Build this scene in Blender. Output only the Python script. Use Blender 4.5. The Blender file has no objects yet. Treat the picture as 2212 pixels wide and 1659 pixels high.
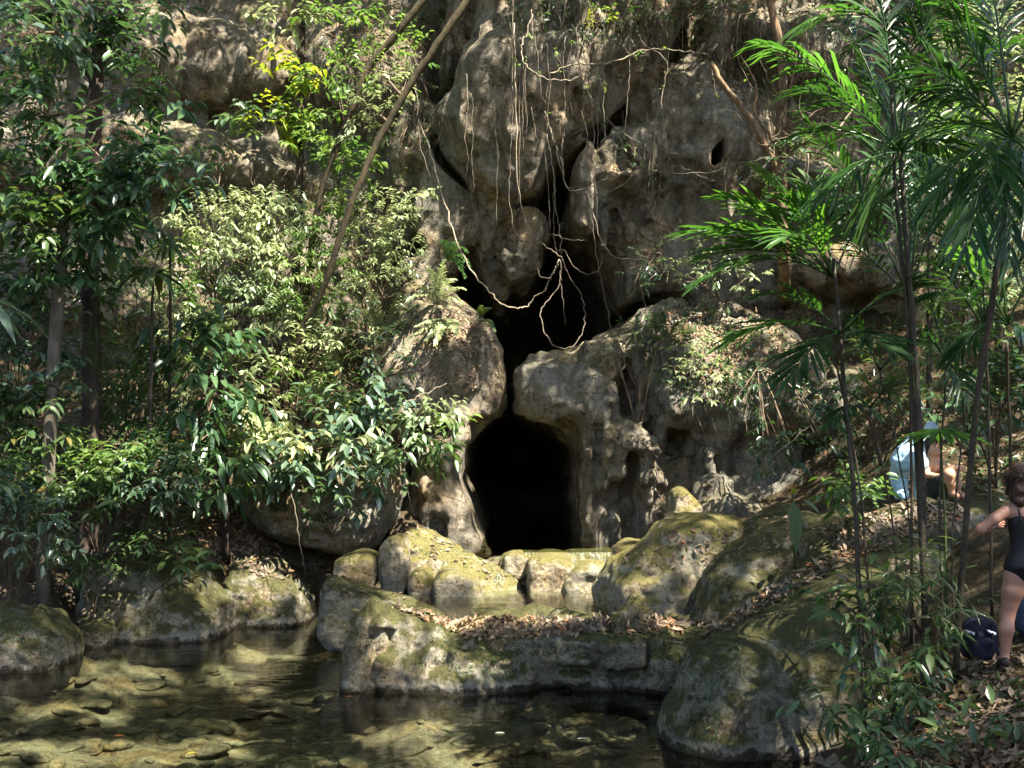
import bpy, math, random
import numpy as np
from mathutils import Vector, Matrix, Quaternion
from mathutils.bvhtree import BVHTree
random.seed(7)
RNG = np.random.default_rng(11)
scene = bpy.context.scene
COL = scene.collection
R = math.radians

# ------------------------------------------------------------------ camera geometry (survey frame 2212 x 1659)
FPX = 2212.0
CAM = Vector((0, 0, 3.0))
PITCH = math.atan(120.5 / FPX)
cosp, sinp = math.cos(PITCH), math.sin(PITCH)

def P(px, py, d):
    cx = (px - 1106) / FPX; cz = (829.5 - py) / FPX
    dy = cosp - cz * sinp; dz = sinp + cz * cosp
    s = d / dy
    return Vector((cx * s, d, CAM.z + dz * s))

def proj(p):
    x, y, z = p[0], p[1], p[2] - CAM.z
    f = y * cosp + z * sinp; u = -y * sinp + z * cosp
    if f < 0.05: return (-9999, -9999)
    return (1106 + FPX * x / f, 829.5 - FPX * u / f)

def PL(pts, d):
    return [P(a, b, d) for a, b in pts]

SUN = Vector((0.38, -0.40, 0.83)).normalized()

# ------------------------------------------------------------------ object helpers
def tag(o, label=None, cat=None, group=None, kind=None):
    if label: o['label'] = label
    if cat: o['category'] = cat
    if group: o['group'] = group
    if kind: o['kind'] = kind
    return o

def empty(name, loc, label, cat, group=None):
    o = bpy.data.objects.new(name, None); COL.objects.link(o)
    o.empty_display_size = 0.2
    o.location = loc
    return tag(o, label, cat, group)

def mesh_np(name, V, faces, mat, parent=None, origin=None, smooth=True, loc=None):
    """faces: list of int arrays (N,k). V in world space; origin shifts it. parent offsets removed."""
    V = np.asarray(V, dtype=np.float32)
    off = np.zeros(3)
    if parent is not None:
        off = np.array(parent.location)
        if parent.parent is not None: off = off + np.array(parent.parent.location)
        if origin is not None: off = np.array(origin)
    elif origin is not None: off = np.array(origin)
    m = bpy.data.meshes.new(name)
    V = V - off.astype(np.float32)
    m.vertices.add(len(V)); m.vertices.foreach_set('co', V.ravel())
    tot = sum(f.size for f in faces); nf = sum(len(f) for f in faces)
    if nf:
        m.loops.add(tot); m.polygons.add(nf)
        m.loops.foreach_set('vertex_index', np.concatenate([f.ravel() for f in faces]).astype(np.int32))
        sizes = np.concatenate([np.full(len(f), f.shape[1]) for f in faces])
        st = np.zeros(nf, dtype=np.int32); st[1:] = np.cumsum(sizes)[:-1]
        m.polygons.foreach_set('loop_start', st)
        if smooth: m.polygons.foreach_set('use_smooth', np.ones(nf, dtype=bool))
    m.update(calc_edges=True); m.validate()
    if mat: m.materials.append(mat)
    o = bpy.data.objects.new(name, m); COL.objects.link(o)
    if parent is not None:
        o.parent = parent
        if origin is not None:
            po = np.array(parent.location)
            if parent.parent is not None: po = po + np.array(parent.parent.location)
            o.location = Vector(off - po)
    elif origin is not None: o.location = Vector(off)
    return o

# ------------------------------------------------------------------ signed distance fields + surface nets
def lat_noise(rng, shape, h, wl):
    Ws = []; ns = []
    for n, w in zip(shape, wl):
        L = n * h / w
        k = int(math.ceil(L)) + 3
        t = np.arange(n) * h / w + rng.random()
        i = np.floor(t).astype(int); f = t - i; f = f * f * (3 - 2 * f)
        W = np.zeros((n, k), dtype=np.float32)
        W[np.arange(n), i] = 1 - f; W[np.arange(n), i + 1] = f
        Ws.append(W); ns.append(k)
    g = (rng.random(ns) * 2 - 1).astype(np.float32)
    g = np.tensordot(Ws[2], g, axes=(1, 2))          # z,a,b
    g = np.tensordot(Ws[1], g, axes=(1, 2))          # y,z,a
    g = np.tensordot(Ws[0], g, axes=(1, 2))          # x,y,z
    return g

def poly_sd(poly, X, Z):
    """signed distance to closed polygon, X,Z arrays; negative inside"""
    d = np.full(X.shape, 1e9); inside = np.zeros(X.shape, bool)
    n = len(poly)
    for i in range(n):
        ax, az = poly[i]; bx, bz = poly[(i + 1) % n]
        ex, ez = bx - ax, bz - az
        wx, wz = X - ax, Z - az
        t = np.clip((wx * ex + wz * ez) / (ex * ex + ez * ez + 1e-12), 0, 1)
        d = np.minimum(d, (wx - t * ex) ** 2 + (wz - t * ez) ** 2)
        c = ((az <= Z) & (bz > Z)) | ((bz <= Z) & (az > Z))
        if abs(ez) > 1e-9:
            xi = ax + (Z - az) / ez * ex
            inside ^= c & (X < xi)
    d = np.sqrt(d)
    return np.where(inside, -d, d)

def smooth_poly(p, it=2):
    for _ in range(it):
        q = []
        for i in range(len(p)):
            a = p[i]; b = p[(i + 1) % len(p)]
            q.append((a[0] * .75 + b[0] * .25, a[1] * .75 + b[1] * .25))
            q.append((a[0] * .25 + b[0] * .75, a[1] * .25 + b[1] * .75))
        p = q
    return p

class Field:
    def __init__(s, lo, hi, h):
        s.lo = np.array(lo, float); s.h = h
        s.n = np.ceil((np.array(hi) - s.lo) / h).astype(int) + 1
        s.S = np.full(tuple(s.n), 5.0, dtype=np.float32)
        s.x = s.lo[0] + np.arange(s.n[0]) * h
        s.y = s.lo[1] + np.arange(s.n[1]) * h
        s.z = s.lo[2] + np.arange(s.n[2]) * h
    def body(s, pts, d, yf, yb, r=0.6, k=0.12, tilt=0.0, rf=None, lean=0.0, sm=2):
        """outline pts (survey px) at distance d, solid from y=yf to y=yb, rounded r"""
        W = PL(pts, d); poly = smooth_poly([(p.x, p.z) for p in W], sm)
        xs = [p[0] for p in poly]; zs = [p[1] for p in poly]
        zc = sum(zs) / len(zs)
        m = 1.2
        i0, i1 = np.searchsorted(s.x, [min(xs) - m - abs(lean) * 3, max(xs) + m + abs(lean) * 3])
        k0, k1 = np.searchsorted(s.z, [min(zs) - m, max(zs) + m])
        if i1 <= i0 or k1 <= k0: return
        X, Z = np.meshgrid(s.x[i0:i1], s.z[k0:k1], indexing='ij')
        d2 = poly_sd(poly, X, Z)[:, None, :]
        hy = (yb - yf) / 2; yc = (yb + yf) / 2
        Y = s.y[None, :, None] - tilt * (Z[:, None, :] - zc)
        dy = np.abs(Y - yc) - hy
        rf = r if rf is None else rf
        q1 = (d2 + r) / r; q2 = (dy + rf) / rf
        rr = min(r, rf)
        e = (np.minimum(np.maximum(q1, q2), 0) + np.sqrt(np.maximum(q1, 0) ** 2 + np.maximum(q2, 0) ** 2) - 1) * rr
        s.union(e.astype(np.float32), (slice(i0, i1), slice(None), slice(k0, k1)), k)
    def union(s, e, sl, k):
        a = s.S[sl]
        h = np.clip(0.5 + 0.5 * (a - e) / k, 0, 1)
        s.S[sl] = a * (1 - h) + e * h - k * h * (1 - h)
    def carve(s, c, rad, k=0.25):
        X = (s.x[:, None, None] - c[0]) / rad[0]; Y = (s.y[None, :, None] - c[1]) / rad[1]; Z = (s.z[None, None, :] - c[2]) / rad[2]
        q = np.sqrt(X * X + Y * Y + Z * Z)
        e = ((q - 1) * min(rad)).astype(np.float32)
        a = s.S; b = -e
        h = np.clip(0.5 - 0.5 * (a - b) / k, 0, 1)
        s.S = a * (1 - h) + b * h + k * h * (1 - h)
    def carve_poly(s, pts, d, y0, y1, k=0.08, off=0.0):
        W = PL(pts, d); poly = smooth_poly([(p.x, p.z) for p in W], 2)
        X, Z = np.meshgrid(s.x, s.z, indexing='ij')
        wob = 0.05 * np.sin(X * 5.1 + 1.3 * np.sin(Z * 3.7)) + 0.035 * np.sin(Z * 9.3 + X * 4.0)
        d2 = (poly_sd(poly, X, Z) + off + wob)[:, None, :]
        dy = np.abs(s.y - (y0 + y1) / 2)[None, :, None] - (y1 - y0) / 2
        e = -np.maximum(d2, dy).astype(np.float32); a = s.S
        h = np.clip(0.5 + 0.5 * (a - e) / k, 0, 1)
        s.S = (e * (1 - h) + a * h + k * h * (1 - h)).astype(np.float32)
    def cone(s, a, b, ra, rb, k, sy=1.0):
        m = max(ra, rb) * max(1, 1 / sy) + k * 2
        lo = np.minimum(a, b) - m; hi = np.maximum(a, b) + m
        sl = tuple(slice(max(0, int((lo[i] - s.lo[i]) / s.h)), min(s.n[i], int((hi[i] - s.lo[i]) / s.h) + 2)) for i in range(3))
        X = s.x[sl[0]][:, None, None] - a[0]; Y = (s.y[sl[1]][None, :, None] - a[1]) * sy; Z = s.z[sl[2]][None, None, :] - a[2]
        v = np.array(b) - np.array(a); v[1] *= sy
        t = np.clip((X * v[0] + Y * v[1] + Z * v[2]) / (v @ v + 1e-9), 0, 1)
        e = np.sqrt((X - v[0] * t) ** 2 + (Y - v[1] * t) ** 2 + (Z - v[2] * t) ** 2) - (ra + (rb - ra) * t)
        s.union(e.astype(np.float32), sl, k)
    def blob(s, c, rad, k=0.2):
        X = (s.x[:, None, None] - c[0]) / rad[0]; Y = (s.y[None, :, None] - c[1]) / rad[1]; Z = (s.z[None, None, :] - c[2]) / rad[2]
        q = np.sqrt(X * X + Y * Y + Z * Z)
        s.union(((q - 1) * min(rad)).astype(np.float32), (slice(None),) * 3, k)
    def noise(s, rng, terms):
        for amp, wl, mode in terms:
            if not isinstance(wl, tuple): wl = (wl,) * 3
            n = lat_noise(rng, s.S.shape, s.h, wl)
            if mode == 'b': n = np.abs(n) * 2 - 0.6
            elif mode == 'r': n = 0.6 - np.abs(n) * 2
            s.S += amp * n
    def mesh(s):
        S = s.S; nx, ny, nz = S.shape
        ins = S < 0
        cnt = np.zeros((nx - 1, ny - 1, nz - 1), np.int8)
        for a in (0, 1):
            for b in (0, 1):
                for c in (0, 1):
                    cnt += ins[a:nx - 1 + a, b:ny - 1 + b, c:nz - 1 + c]
        act = (cnt > 0) & (cnt < 8)
        idx = np.argwhere(act)
        vid = np.full(act.shape, -1, np.int32); vid[act] = np.arange(len(idx))
        i, j, k = idx.T
        cs = [(a, b, c) for a in (0, 1) for b in (0, 1) for c in (0, 1)]
        val = {c: S[i + c[0], j + c[1], k + c[2]] for c in cs}
        acc = np.zeros((len(idx), 3)); num = np.zeros(len(idx))
        for c in cs:
            for ax in range(3):
                if c[ax] == 0:
                    d = list(c); d[ax] = 1; d = tuple(d)
                    v0, v1 = val[c], val[d]
                    m = (v0 < 0) != (v1 < 0)
                    t = np.where(m, v0 / (v0 - v1 + 1e-12), 0)
                    pos = np.tile(np.array(c, float), (len(idx), 1)); pos[:, ax] = t
                    acc += pos * m[:, None]; num += m
        V = (idx + acc / num[:, None]) * s.h + s.lo
        Q = []
        for ax in range(3):
            sl0 = [slice(1, -1)] * 3; sl1 = [slice(1, -1)] * 3
            sl0[ax] = slice(0, -1); sl1[ax] = slice(1, None)
            A = ins[tuple(sl0)]; B = ins[tuple(sl1)]
            for flip, m in ((False, A & ~B), (True, ~A & B)):
                e = np.argwhere(m)
                if not len(e): continue
                base = e.copy()
                u, v = (ax + 1) % 3, (ax + 2) % 3
                # cell coords: along ax = e[ax]; along u,v edges at grid index e+1 -> cells e, e+1
                def cell(du, dv):
                    c = base.copy(); c[:, u] += du; c[:, v] += dv
                    return vid[c[:, 0], c[:, 1], c[:, 2]]
                q = np.stack([cell(0, 0), cell(1, 0), cell(1, 1), cell(0, 1)], 1)
                if flip: q = q[:, ::-1]
                Q.append(q)
        return V, np.concatenate(Q)

# ------------------------------------------------------------------ leaf batches
def norm(a):
    return a / (np.linalg.norm(a, axis=1, keepdims=True) + 1e-9)

def leaves(pos, d, up, L, W, fold=0.25, droop=0.25, hi=True):
    """arrays (N,3),(N,3),(N,3),(N),(N) -> V, [faces]"""
    n = len(pos)
    d = norm(d); s = norm(np.cross(d, up)); u = np.cross(s, d)
    L = L[:, None]; W = W[:, None]
    def pt(t, w, f, dr):
        return pos + d * L * t + s * W * w + u * (W * f) - np.array([[0, 0, 1.]]) * (L * dr)
    if hi:
        rows = [pt(0, 0, 0, 0), pt(.3, -.46, fold, droop * .09), pt(.3, 0, 0, droop * .09), pt(.3, .46, fold, droop * .09),
                pt(.68, -.38, fold, droop * .46), pt(.68, 0, 0, droop * .46), pt(.68, .38, fold, droop * .46), pt(1, 0, 0, droop)]
        V = np.stack(rows, 1).reshape(-1, 3)
        b = np.arange(n)[:, None] * 8
        T = np.concatenate([b + np.array([f]) for f in ((0, 2, 1), (0, 3, 2), (4, 5, 7), (5, 6, 7))])
        Q = np.concatenate([b + np.array([f]) for f in ((1, 2, 5, 4), (2, 3, 6, 5))])
        return V, [T, Q]
    rows = [pt(0, 0, 0, 0), pt(.45, -.5, fold, droop * .2), pt(.45, 0, 0, droop * .2), pt(.45, .5, fold, droop * .2), pt(1, 0, 0, droop)]
    V = np.stack(rows, 1).reshape(-1, 3)
    b = np.arange(n)[:, None] * 5
    T = np.concatenate([b + np.array([f]) for f in ((0, 2, 1), (0, 3, 2), (1, 2, 4), (2, 3, 4))])
    return V, [T]

class MB:
    def __init__(s): s.V = []; s.F = {}; s.n = 0
    def add(s, V, faces):
        V = np.asarray(V, float)
        for f in faces:
            f = np.asarray(f)
            if f.size: s.F.setdefault(f.shape[1], []).append(f + s.n)
        s.V.append(V); s.n += len(V)
    def tube(s, pts, r0, r1=None, n=6, cap=True, wob=0.0):
        pts = [Vector(p) for p in pts]
        r1 = r0 if r1 is None else r1
        m = len(pts); rings = []
        up = Vector((0.13, 0.9, 0.21)).normalized()
        for i, p in enumerate(pts):
            t = (pts[min(i + 1, m - 1)] - pts[max(i - 1, 0)]).normalized()
            a = t.cross(up)
            if a.length < 1e-3: a = t.cross(Vector((1, 0, 0)))
            a.normalize(); b = t.cross(a)
            if isinstance(r0, (list, tuple)): r = r0[i]
            else: r = r0 + (r1 - r0) * i / max(1, m - 1)
            for k in range(n):
                g = 2 * math.pi * k / n
                rr = r * (1 + wob * math.sin(3.1 * i + 5 * k) )
                rings.append(p + a * (math.cos(g) * rr) + b * (math.sin(g) * rr))
        F = []
        for i in range(m - 1):
            for k in range(n):
                a0 = i * n + k; b0 = i * n + (k + 1) % n
                F.append((a0, b0, b0 + n, a0 + n))
        s.add([tuple(p) for p in rings], [np.array(F)])
        if cap and n > 3:
            s.F.setdefault(n, []).append(np.array([[s.n - n + k for k in range(n)]]))
            s.F.setdefault(n, []).append(np.array([[s.n - m * n + n - 1 - k for k in range(n)]]))
    def build(s, name, mat, parent=None, origin=None, smooth=True):
        if not s.V: return None
        return mesh_np(name, np.concatenate(s.V), [np.concatenate(f) for f in s.F.values()], mat, parent, origin, smooth)

def spline(pts, n=6, jit=0.0, rnd=random):
    """Catmull-Rom through pts (Vectors)"""
    pts = [Vector(p) for p in pts]
    if len(pts) < 2: return pts
    q = [pts[0] * 2 - pts[1]] + pts + [pts[-1] * 2 - pts[-2]]
    out = []
    for i in range(1, len(q) - 2):
        p0, p1, p2, p3 = q[i - 1:i + 3]
        for k in range(n):
            t = k / n
            v = 0.5 * ((2 * p1) + (p2 - p0) * t + (2 * p0 - 5 * p1 + 4 * p2 - p3) * t * t + (3 * p1 - p0 - 3 * p2 + p3) * t ** 3)
            if jit and (i > 1 or k): v = v + Vector((rnd.uniform(-1, 1), rnd.uniform(-1, 1), rnd.uniform(-1, 1))) * jit
            out.append(v)
    out.append(pts[-1])
    return out

# ------------------------------------------------------------------ materials
def new_mat(name):
    m = bpy.data.materials.new(name); m.use_nodes = True
    nt = m.node_tree; nt.nodes.clear()
    out = nt.nodes.new('ShaderNodeOutputMaterial')
    return m, nt, out
def nd(nt, t, **kw):
    n = nt.nodes.new(t)
    for k, v in kw.items():
        if k.startswith('_'): n.inputs[k[1:].replace('_', ' ')].default_value = v
        else: setattr(n, k, v)
    return n
def c4(c): return (c[0], c[1], c[2], 1)
def ramp(nt, fac, stops, interp='LINEAR'):
    r = nt.nodes.new('ShaderNodeValToRGB'); r.color_ramp.interpolation = interp
    els = r.color_ramp.elements
    while len(els) < len(stops): els.new(0.5)
    for e, (p, c) in zip(els, stops):
        e.position = p; e.color = c4(c) if not isinstance(c, (int, float)) else (c, c, c, 1)
    nt.links.new(fac, r.inputs[0]); return r.outputs[0]
def noise(nt, vec, scale, detail=4, rough=0.6, dist=0.0):
    n = nd(nt, 'ShaderNodeTexNoise'); n.inputs['Scale'].default_value = scale
    n.inputs['Detail'].default_value = detail; n.inputs['Roughness'].default_value = rough
    n.inputs['Distortion'].default_value = dist
    nt.links.new(vec, n.inputs['Vector']); return n.outputs['Fac']
def mixc(nt, fac, a, b, mode='MIX'):
    m = nd(nt, 'ShaderNodeMix', data_type='RGBA', blend_type=mode)
    for sock, v in ((m.inputs[0], fac), (m.inputs[6], a), (m.inputs[7], b)):
        if hasattr(v, 'is_output') or isinstance(v, bpy.types.NodeSocket): nt.links.new(v, sock)
        elif isinstance(v, (int, float)): sock.default_value = v
        else: sock.default_value = c4(v)
    return m.outputs[2]
def math_(nt, op, a, b=None, clamp=False):
    m = nd(nt, 'ShaderNodeMath', operation=op, use_clamp=clamp)
    for i, v in enumerate((a, b)):
        if v is None: continue
        if isinstance(v, bpy.types.NodeSocket): nt.links.new(v, m.inputs[i])
        else: m.inputs[i].default_value = v
    return m.outputs[0]

def rock_mat(name, base=(0.23, 0.195, 0.145), dark=(0.065, 0.052, 0.035), pale=(0.42, 0.36, 0.28), moss=(0.115, 0.12, 0.022), moss_amt=0.5, streak=0.5, waterline=None, scale=1.0, bump=0.5):
    m, nt, out = new_mat(name)
    geo = nd(nt, 'ShaderNodeNewGeometry'); pos = geo.outputs['Position']
    mp = nd(nt, 'ShaderNodeMapping'); mp.inputs['Scale'].default_value = (1, 1, 0.22); nt.links.new(pos, mp.inputs['Vector'])
    n1 = noise(nt, pos, 0.9 * scale, 6, 0.62)
    n2 = noise(nt, pos, 4.5 * scale, 8, 0.72, 0.4)
    n3 = noise(nt, pos, 19 * scale, 6, 0.75)
    ns = noise(nt, mp.outputs[0], 2.6 * scale, 6, 0.7, 0.3)
    col = ramp(nt, n2, [(0.35, dark), (0.46, base), (0.56, [c * 1.15 for c in base]), (0.67, pale)])
    warm = ramp(nt, n1, [(0.35, (0.80, 0.90, 1.0)), (0.52, (1, 1, 1)), (0.68, (1.22, 1.0, 0.72))])
    col = mixc(nt, 1.0, col, warm, 'MULTIPLY')
    sf = ramp(nt, ns, [(0.46, 0.0), (0.62, 1.0)])
    sf = math_(nt, 'MULTIPLY', sf, streak)
    col = mixc(nt, sf, col, dark)
    # pale lime patches
    vor = nd(nt, 'ShaderNodeTexVoronoi'); vor.inputs['Scale'].default_value = 1.7 * scale; nt.links.new(pos, vor.inputs['Vector'])
    lp = math_(nt, 'MULTIPLY', ramp(nt, noise(nt, pos, 2.2 * scale, 5, 0.7), [(0.58, 0.0), (0.66, 1.0)]), 0.55)
    col = mixc(nt, lp, col, pale)
    # moss grows on top-facing rock and in patches
    sx = nd(nt, 'ShaderNodeSeparateXYZ'); nt.links.new(geo.outputs['Normal'], sx.inputs[0])
    up = math_(nt, 'MULTIPLY_ADD', sx.outputs['Z'], 0.35); 
    upn = [n for n in nt.nodes if n.type == 'MATH'][-1]; upn.inputs[2].default_value = 0.0
    mn = math_(nt, 'ADD', noise(nt, pos, 3.1 * scale, 7, 0.68), up)
    mn = math_(nt, 'ADD', mn, math_(nt, 'MULTIPLY', math_(nt, 'SUBTRACT', n1, 0.5), 0.55))
    mf = ramp(nt, mn, [(0.50 + 0.16 * (1 - moss_amt), 0.0), (0.66 + 0.16 * (1 - moss_amt), 1.0)])
    mf = math_(nt, 'MULTIPLY', mf, min(1.0, moss_amt * 1.3))
    mcol = ramp(nt, n3, [(0.3, [c * 0.4 for c in moss]), (0.5, [c * 0.8 for c in moss]), (0.72, [moss[0] * 1.5, moss[1] * 1.3, moss[2] * 1.6])])
    col = mixc(nt, mf, col, mcol)
    # fine grain, pits and cracks
    n4 = noise(nt, pos, 46 * scale, 5, 0.8)
    col = mixc(nt, 1.0, col, ramp(nt, n4, [(0.36, (0.62, 0.6, 0.57)), (0.5, (1, 1, 1)), (0.64, (1.3, 1.3, 1.3))]), 'MULTIPLY')
    wv = nd(nt, 'ShaderNodeVectorMath', operation='ADD'); nt.links.new(pos, wv.inputs[0])
    wn = nd(nt, 'ShaderNodeTexNoise'); wn.inputs['Scale'].default_value = 1.6 * scale; wn.inputs['Detail'].default_value = 5; nt.links.new(pos, wn.inputs['Vector'])
    nt.links.new(wn.outputs['Color'], wv.inputs[1])
    cr = nd(nt, 'ShaderNodeTexVoronoi', feature='DISTANCE_TO_EDGE'); cr.inputs['Scale'].default_value = 1.15 * scale; nt.links.new(wv.outputs[0], cr.inputs['Vector'])
    crack = ramp(nt, cr.outputs['Distance'], [(0.0, 1.0), (0.022, 0.0)])
    crm = math_(nt, 'MULTIPLY', crack, ramp(nt, n1, [(0.42, 0.0), (0.56, 0.8)]))
    col = mixc(nt, crm, col, [c * 0.35 for c in dark])
    # fine dirt specks
    col = mixc(nt, ramp(nt, n3, [(0.34, 0.75), (0.46, 0.0)]), col, [c * 0.6 for c in dark])
    rough = 0.85
    bs = nd(nt, 'ShaderNodeBsdfPrincipled'); bs.inputs['Roughness'].default_value = rough
    bs.inputs['Specular IOR Level'].default_value = 0.25
    if waterline is not None:
        sp = nd(nt, 'ShaderNodeSeparateXYZ'); nt.links.new(pos, sp.inputs[0])
        hgt = math_(nt, 'ADD', sp.outputs['Z'], math_(nt, 'MULTIPLY', n2, 0.34))
        band = math_(nt, 'SUBTRACT', hgt, waterline + 0.20)
        wet = ramp(nt, band, [(0.0, 0.85), (0.06, 0.0)])
        lime = ramp(nt, band, [(0.02, 0.0), (0.05, 0.4), (0.12, 0.0)])
        col = mixc(nt, lime, col, (0.42, 0.40, 0.36))
        col = mixc(nt, wet, col, (0.03, 0.022, 0.014))
    nt.links.new(col, bs.inputs['Base Color'])
    b1 = nd(nt, 'ShaderNodeBump'); b1.inputs['Strength'].default_value = bump; b1.inputs['Distance'].default_value = 0.14
    nt.links.new(n2, b1.inputs['Height'])
    b2 = nd(nt, 'ShaderNodeBump'); b2.inputs['Strength'].default_value = bump; b2.inputs['Distance'].default_value = 0.04
    nt.links.new(n3, b2.inputs['Height']); nt.links.new(b1.outputs[0], b2.inputs['Normal'])
    # pitted weathering
    b3 = nd(nt, 'ShaderNodeBump'); b3.inputs['Strength'].default_value = bump * 0.8; b3.inputs['Distance'].default_value = 0.05
    v2 = nd(nt, 'ShaderNodeTexVoronoi'); v2.inputs['Scale'].default_value = 7 * scale; nt.links.new(pos, v2.inputs['Vector'])
    nt.links.new(v2.outputs['Distance'], b3.inputs['Height']); nt.links.new(b2.outputs[0], b3.inputs['Normal'])
    b4 = nd(nt, 'ShaderNodeBump', invert=True); b4.inputs['Strength'].default_value = 0.7; b4.inputs['Distance'].default_value = 0.05
    nt.links.new(crm, b4.inputs['Height']); nt.links.new(b3.outputs[0], b4.inputs['Normal'])
    b5 = nd(nt, 'ShaderNodeBump'); b5.inputs['Strength'].default_value = bump * .8; b5.inputs['Distance'].default_value = 0.02
    nt.links.new(n4, b5.inputs['Height']); nt.links.new(b4.outputs[0], b5.inputs['Normal'])
    nt.links.new(b5.outputs[0], bs.inputs['Normal'])
    nt.links.new(bs.outputs[0], out.inputs[0])
    return m

def leaf_mat(name, col, col2, trans=0.35, rough=0.38, spec=0.5, tcol=None, tip=None):
    m, nt, out = new_mat(name)
    geo = nd(nt, 'ShaderNodeNewGeometry'); rnd = geo.outputs['Random Per Island']
    c = ramp(nt, rnd, [(0.0, col), (0.55, [(a + b) / 2 for a, b in zip(col, col2)]), (0.93, col2), (0.975, tip if tip else col2)])
    n = noise(nt, geo.outputs['Position'], 0.8, 3, 0.5)
    c = mixc(nt, 1.0, c, ramp(nt, n, [(0.35, (0.75, 0.85, 0.9)), (0.65, (1.25, 1.15, 0.95))]), 'MULTIPLY')
    bs = nd(nt, 'ShaderNodeBsdfPrincipled'); bs.inputs['Roughness'].default_value = rough
    bs.inputs['Specular IOR Level'].default_value = spec
    nt.links.new(c, bs.inputs['Base Color'])
    tr = nd(nt, 'ShaderNodeBsdfTranslucent')
    if tcol: t2 = mixc(nt, 0.5, c, tcol)
    else: t2 = mixc(nt, 1.0, c, (1.45, 1.7, 0.75), 'MULTIPLY')
    nt.links.new(t2, tr.inputs[0])
    mx = nd(nt, 'ShaderNodeMixShader'); mx.inputs[0].default_value = trans
    nt.links.new(bs.outputs[0], mx.inputs[1]); nt.links.new(tr.outputs[0], mx.inputs[2])
    nt.links.new(mx.outputs[0], out.inputs[0])
    return m

def simple_mat(name, col, rough=0.7, col2=None, nscale=8, bumpd=0.01, spec=0.3, stretch=(1, 1, 1)):
    m, nt, out = new_mat(name)
    tc = nd(nt, 'ShaderNodeNewGeometry')
    mp = nd(nt, 'ShaderNodeMapping'); mp.inputs['Scale'].default_value = stretch; nt.links.new(tc.outputs['Position'], mp.inputs['Vector'])
    n = noise(nt, mp.outputs[0], nscale, 6, 0.65)
    bs = nd(nt, 'ShaderNodeBsdfPrincipled'); bs.inputs['Roughness'].default_value = rough; bs.inputs['Specular IOR Level'].default_value = spec
    c2 = col2 or [c * 0.6 for c in col]
    nt.links.new(ramp(nt, n, [(0.35, c2), (0.6, col)]), bs.inputs['Base Color'])
    b = nd(nt, 'ShaderNodeBump'); b.inputs['Strength'].default_value = 0.6; b.inputs['Distance'].default_value = bumpd
    nt.links.new(n, b.inputs['Height']); nt.links.new(b.outputs[0], bs.inputs['Normal'])
    nt.links.new(bs.outputs[0], out.inputs[0]); return m

def water_mat():
    m, nt, out = new_mat('pool water')
    geo = nd(nt, 'ShaderNodeNewGeometry')
    mp = nd(nt, 'ShaderNodeMapping'); mp.inputs['Scale'].default_value = (1.0, 2.4, 1); nt.links.new(geo.outputs['Position'], mp.inputs['Vector'])
    n1 = noise(nt, mp.outputs[0], 1.1, 3, 0.5, 0.6); n2 = noise(nt, mp.outputs[0], 5.5, 3, 0.5, 0.4)
    h = math_(nt, 'ADD', n1, math_(nt, 'MULTIPLY', n2, 0.22))
    b = nd(nt, 'ShaderNodeBump'); b.inputs['Strength'].default_value = 0.28; b.inputs['Distance'].default_value = 0.05
    nt.links.new(h, b.inputs['Height'])
    gl = nd(nt, 'ShaderNodeBsdfGlossy'); gl.inputs['Roughness'].default_value = 0.015
    gl.inputs['Color'].default_value = (1, 1, 1, 1); nt.links.new(b.outputs[0], gl.inputs['Normal'])
    tr = nd(nt, 'ShaderNodeBsdfTransparent'); tr.inputs[0].default_value = (0.74, 0.80, 0.69, 1)
    fr = nd(nt, 'ShaderNodeFresnel'); fr.inputs['IOR'].default_value = 1.42; nt.links.new(b.outputs[0], fr.inputs['Normal'])
    mx = nd(nt, 'ShaderNodeMixShader'); nt.links.new(fr.outputs[0], mx.inputs[0])
    nt.links.new(tr.outputs[0], mx.inputs[1]); nt.links.new(gl.outputs[0], mx.inputs[2])
    nt.links.new(mx.outputs[0], out.inputs[0]); return m

M = {}
M['cliff'] = rock_mat('weathered limestone', moss_amt=0.25, streak=0.8, bump=0.75)
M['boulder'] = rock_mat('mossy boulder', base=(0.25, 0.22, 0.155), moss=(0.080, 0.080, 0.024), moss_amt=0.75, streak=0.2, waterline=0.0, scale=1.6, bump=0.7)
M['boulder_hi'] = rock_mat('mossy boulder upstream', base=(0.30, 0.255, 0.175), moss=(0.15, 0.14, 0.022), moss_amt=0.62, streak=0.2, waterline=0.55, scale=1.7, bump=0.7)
M['bed'] = rock_mat('stream bed', base=(0.21, 0.17, 0.115), dark=(0.05, 0.042, 0.03), pale=(0.38, 0.33, 0.23), moss=(0.06, 0.055, 0.03), moss_amt=0.05, streak=0, scale=2.2)
M['ground'] = rock_mat('forest soil', base=(0.13, 0.085, 0.05), dark=(0.03, 0.02, 0.012), pale=(0.28, 0.2, 0.13), moss=(0.05, 0.055, 0.015), moss_amt=0.35, streak=0, scale=2.6, bump=0.9)
M['water'] = water_mat()
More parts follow.
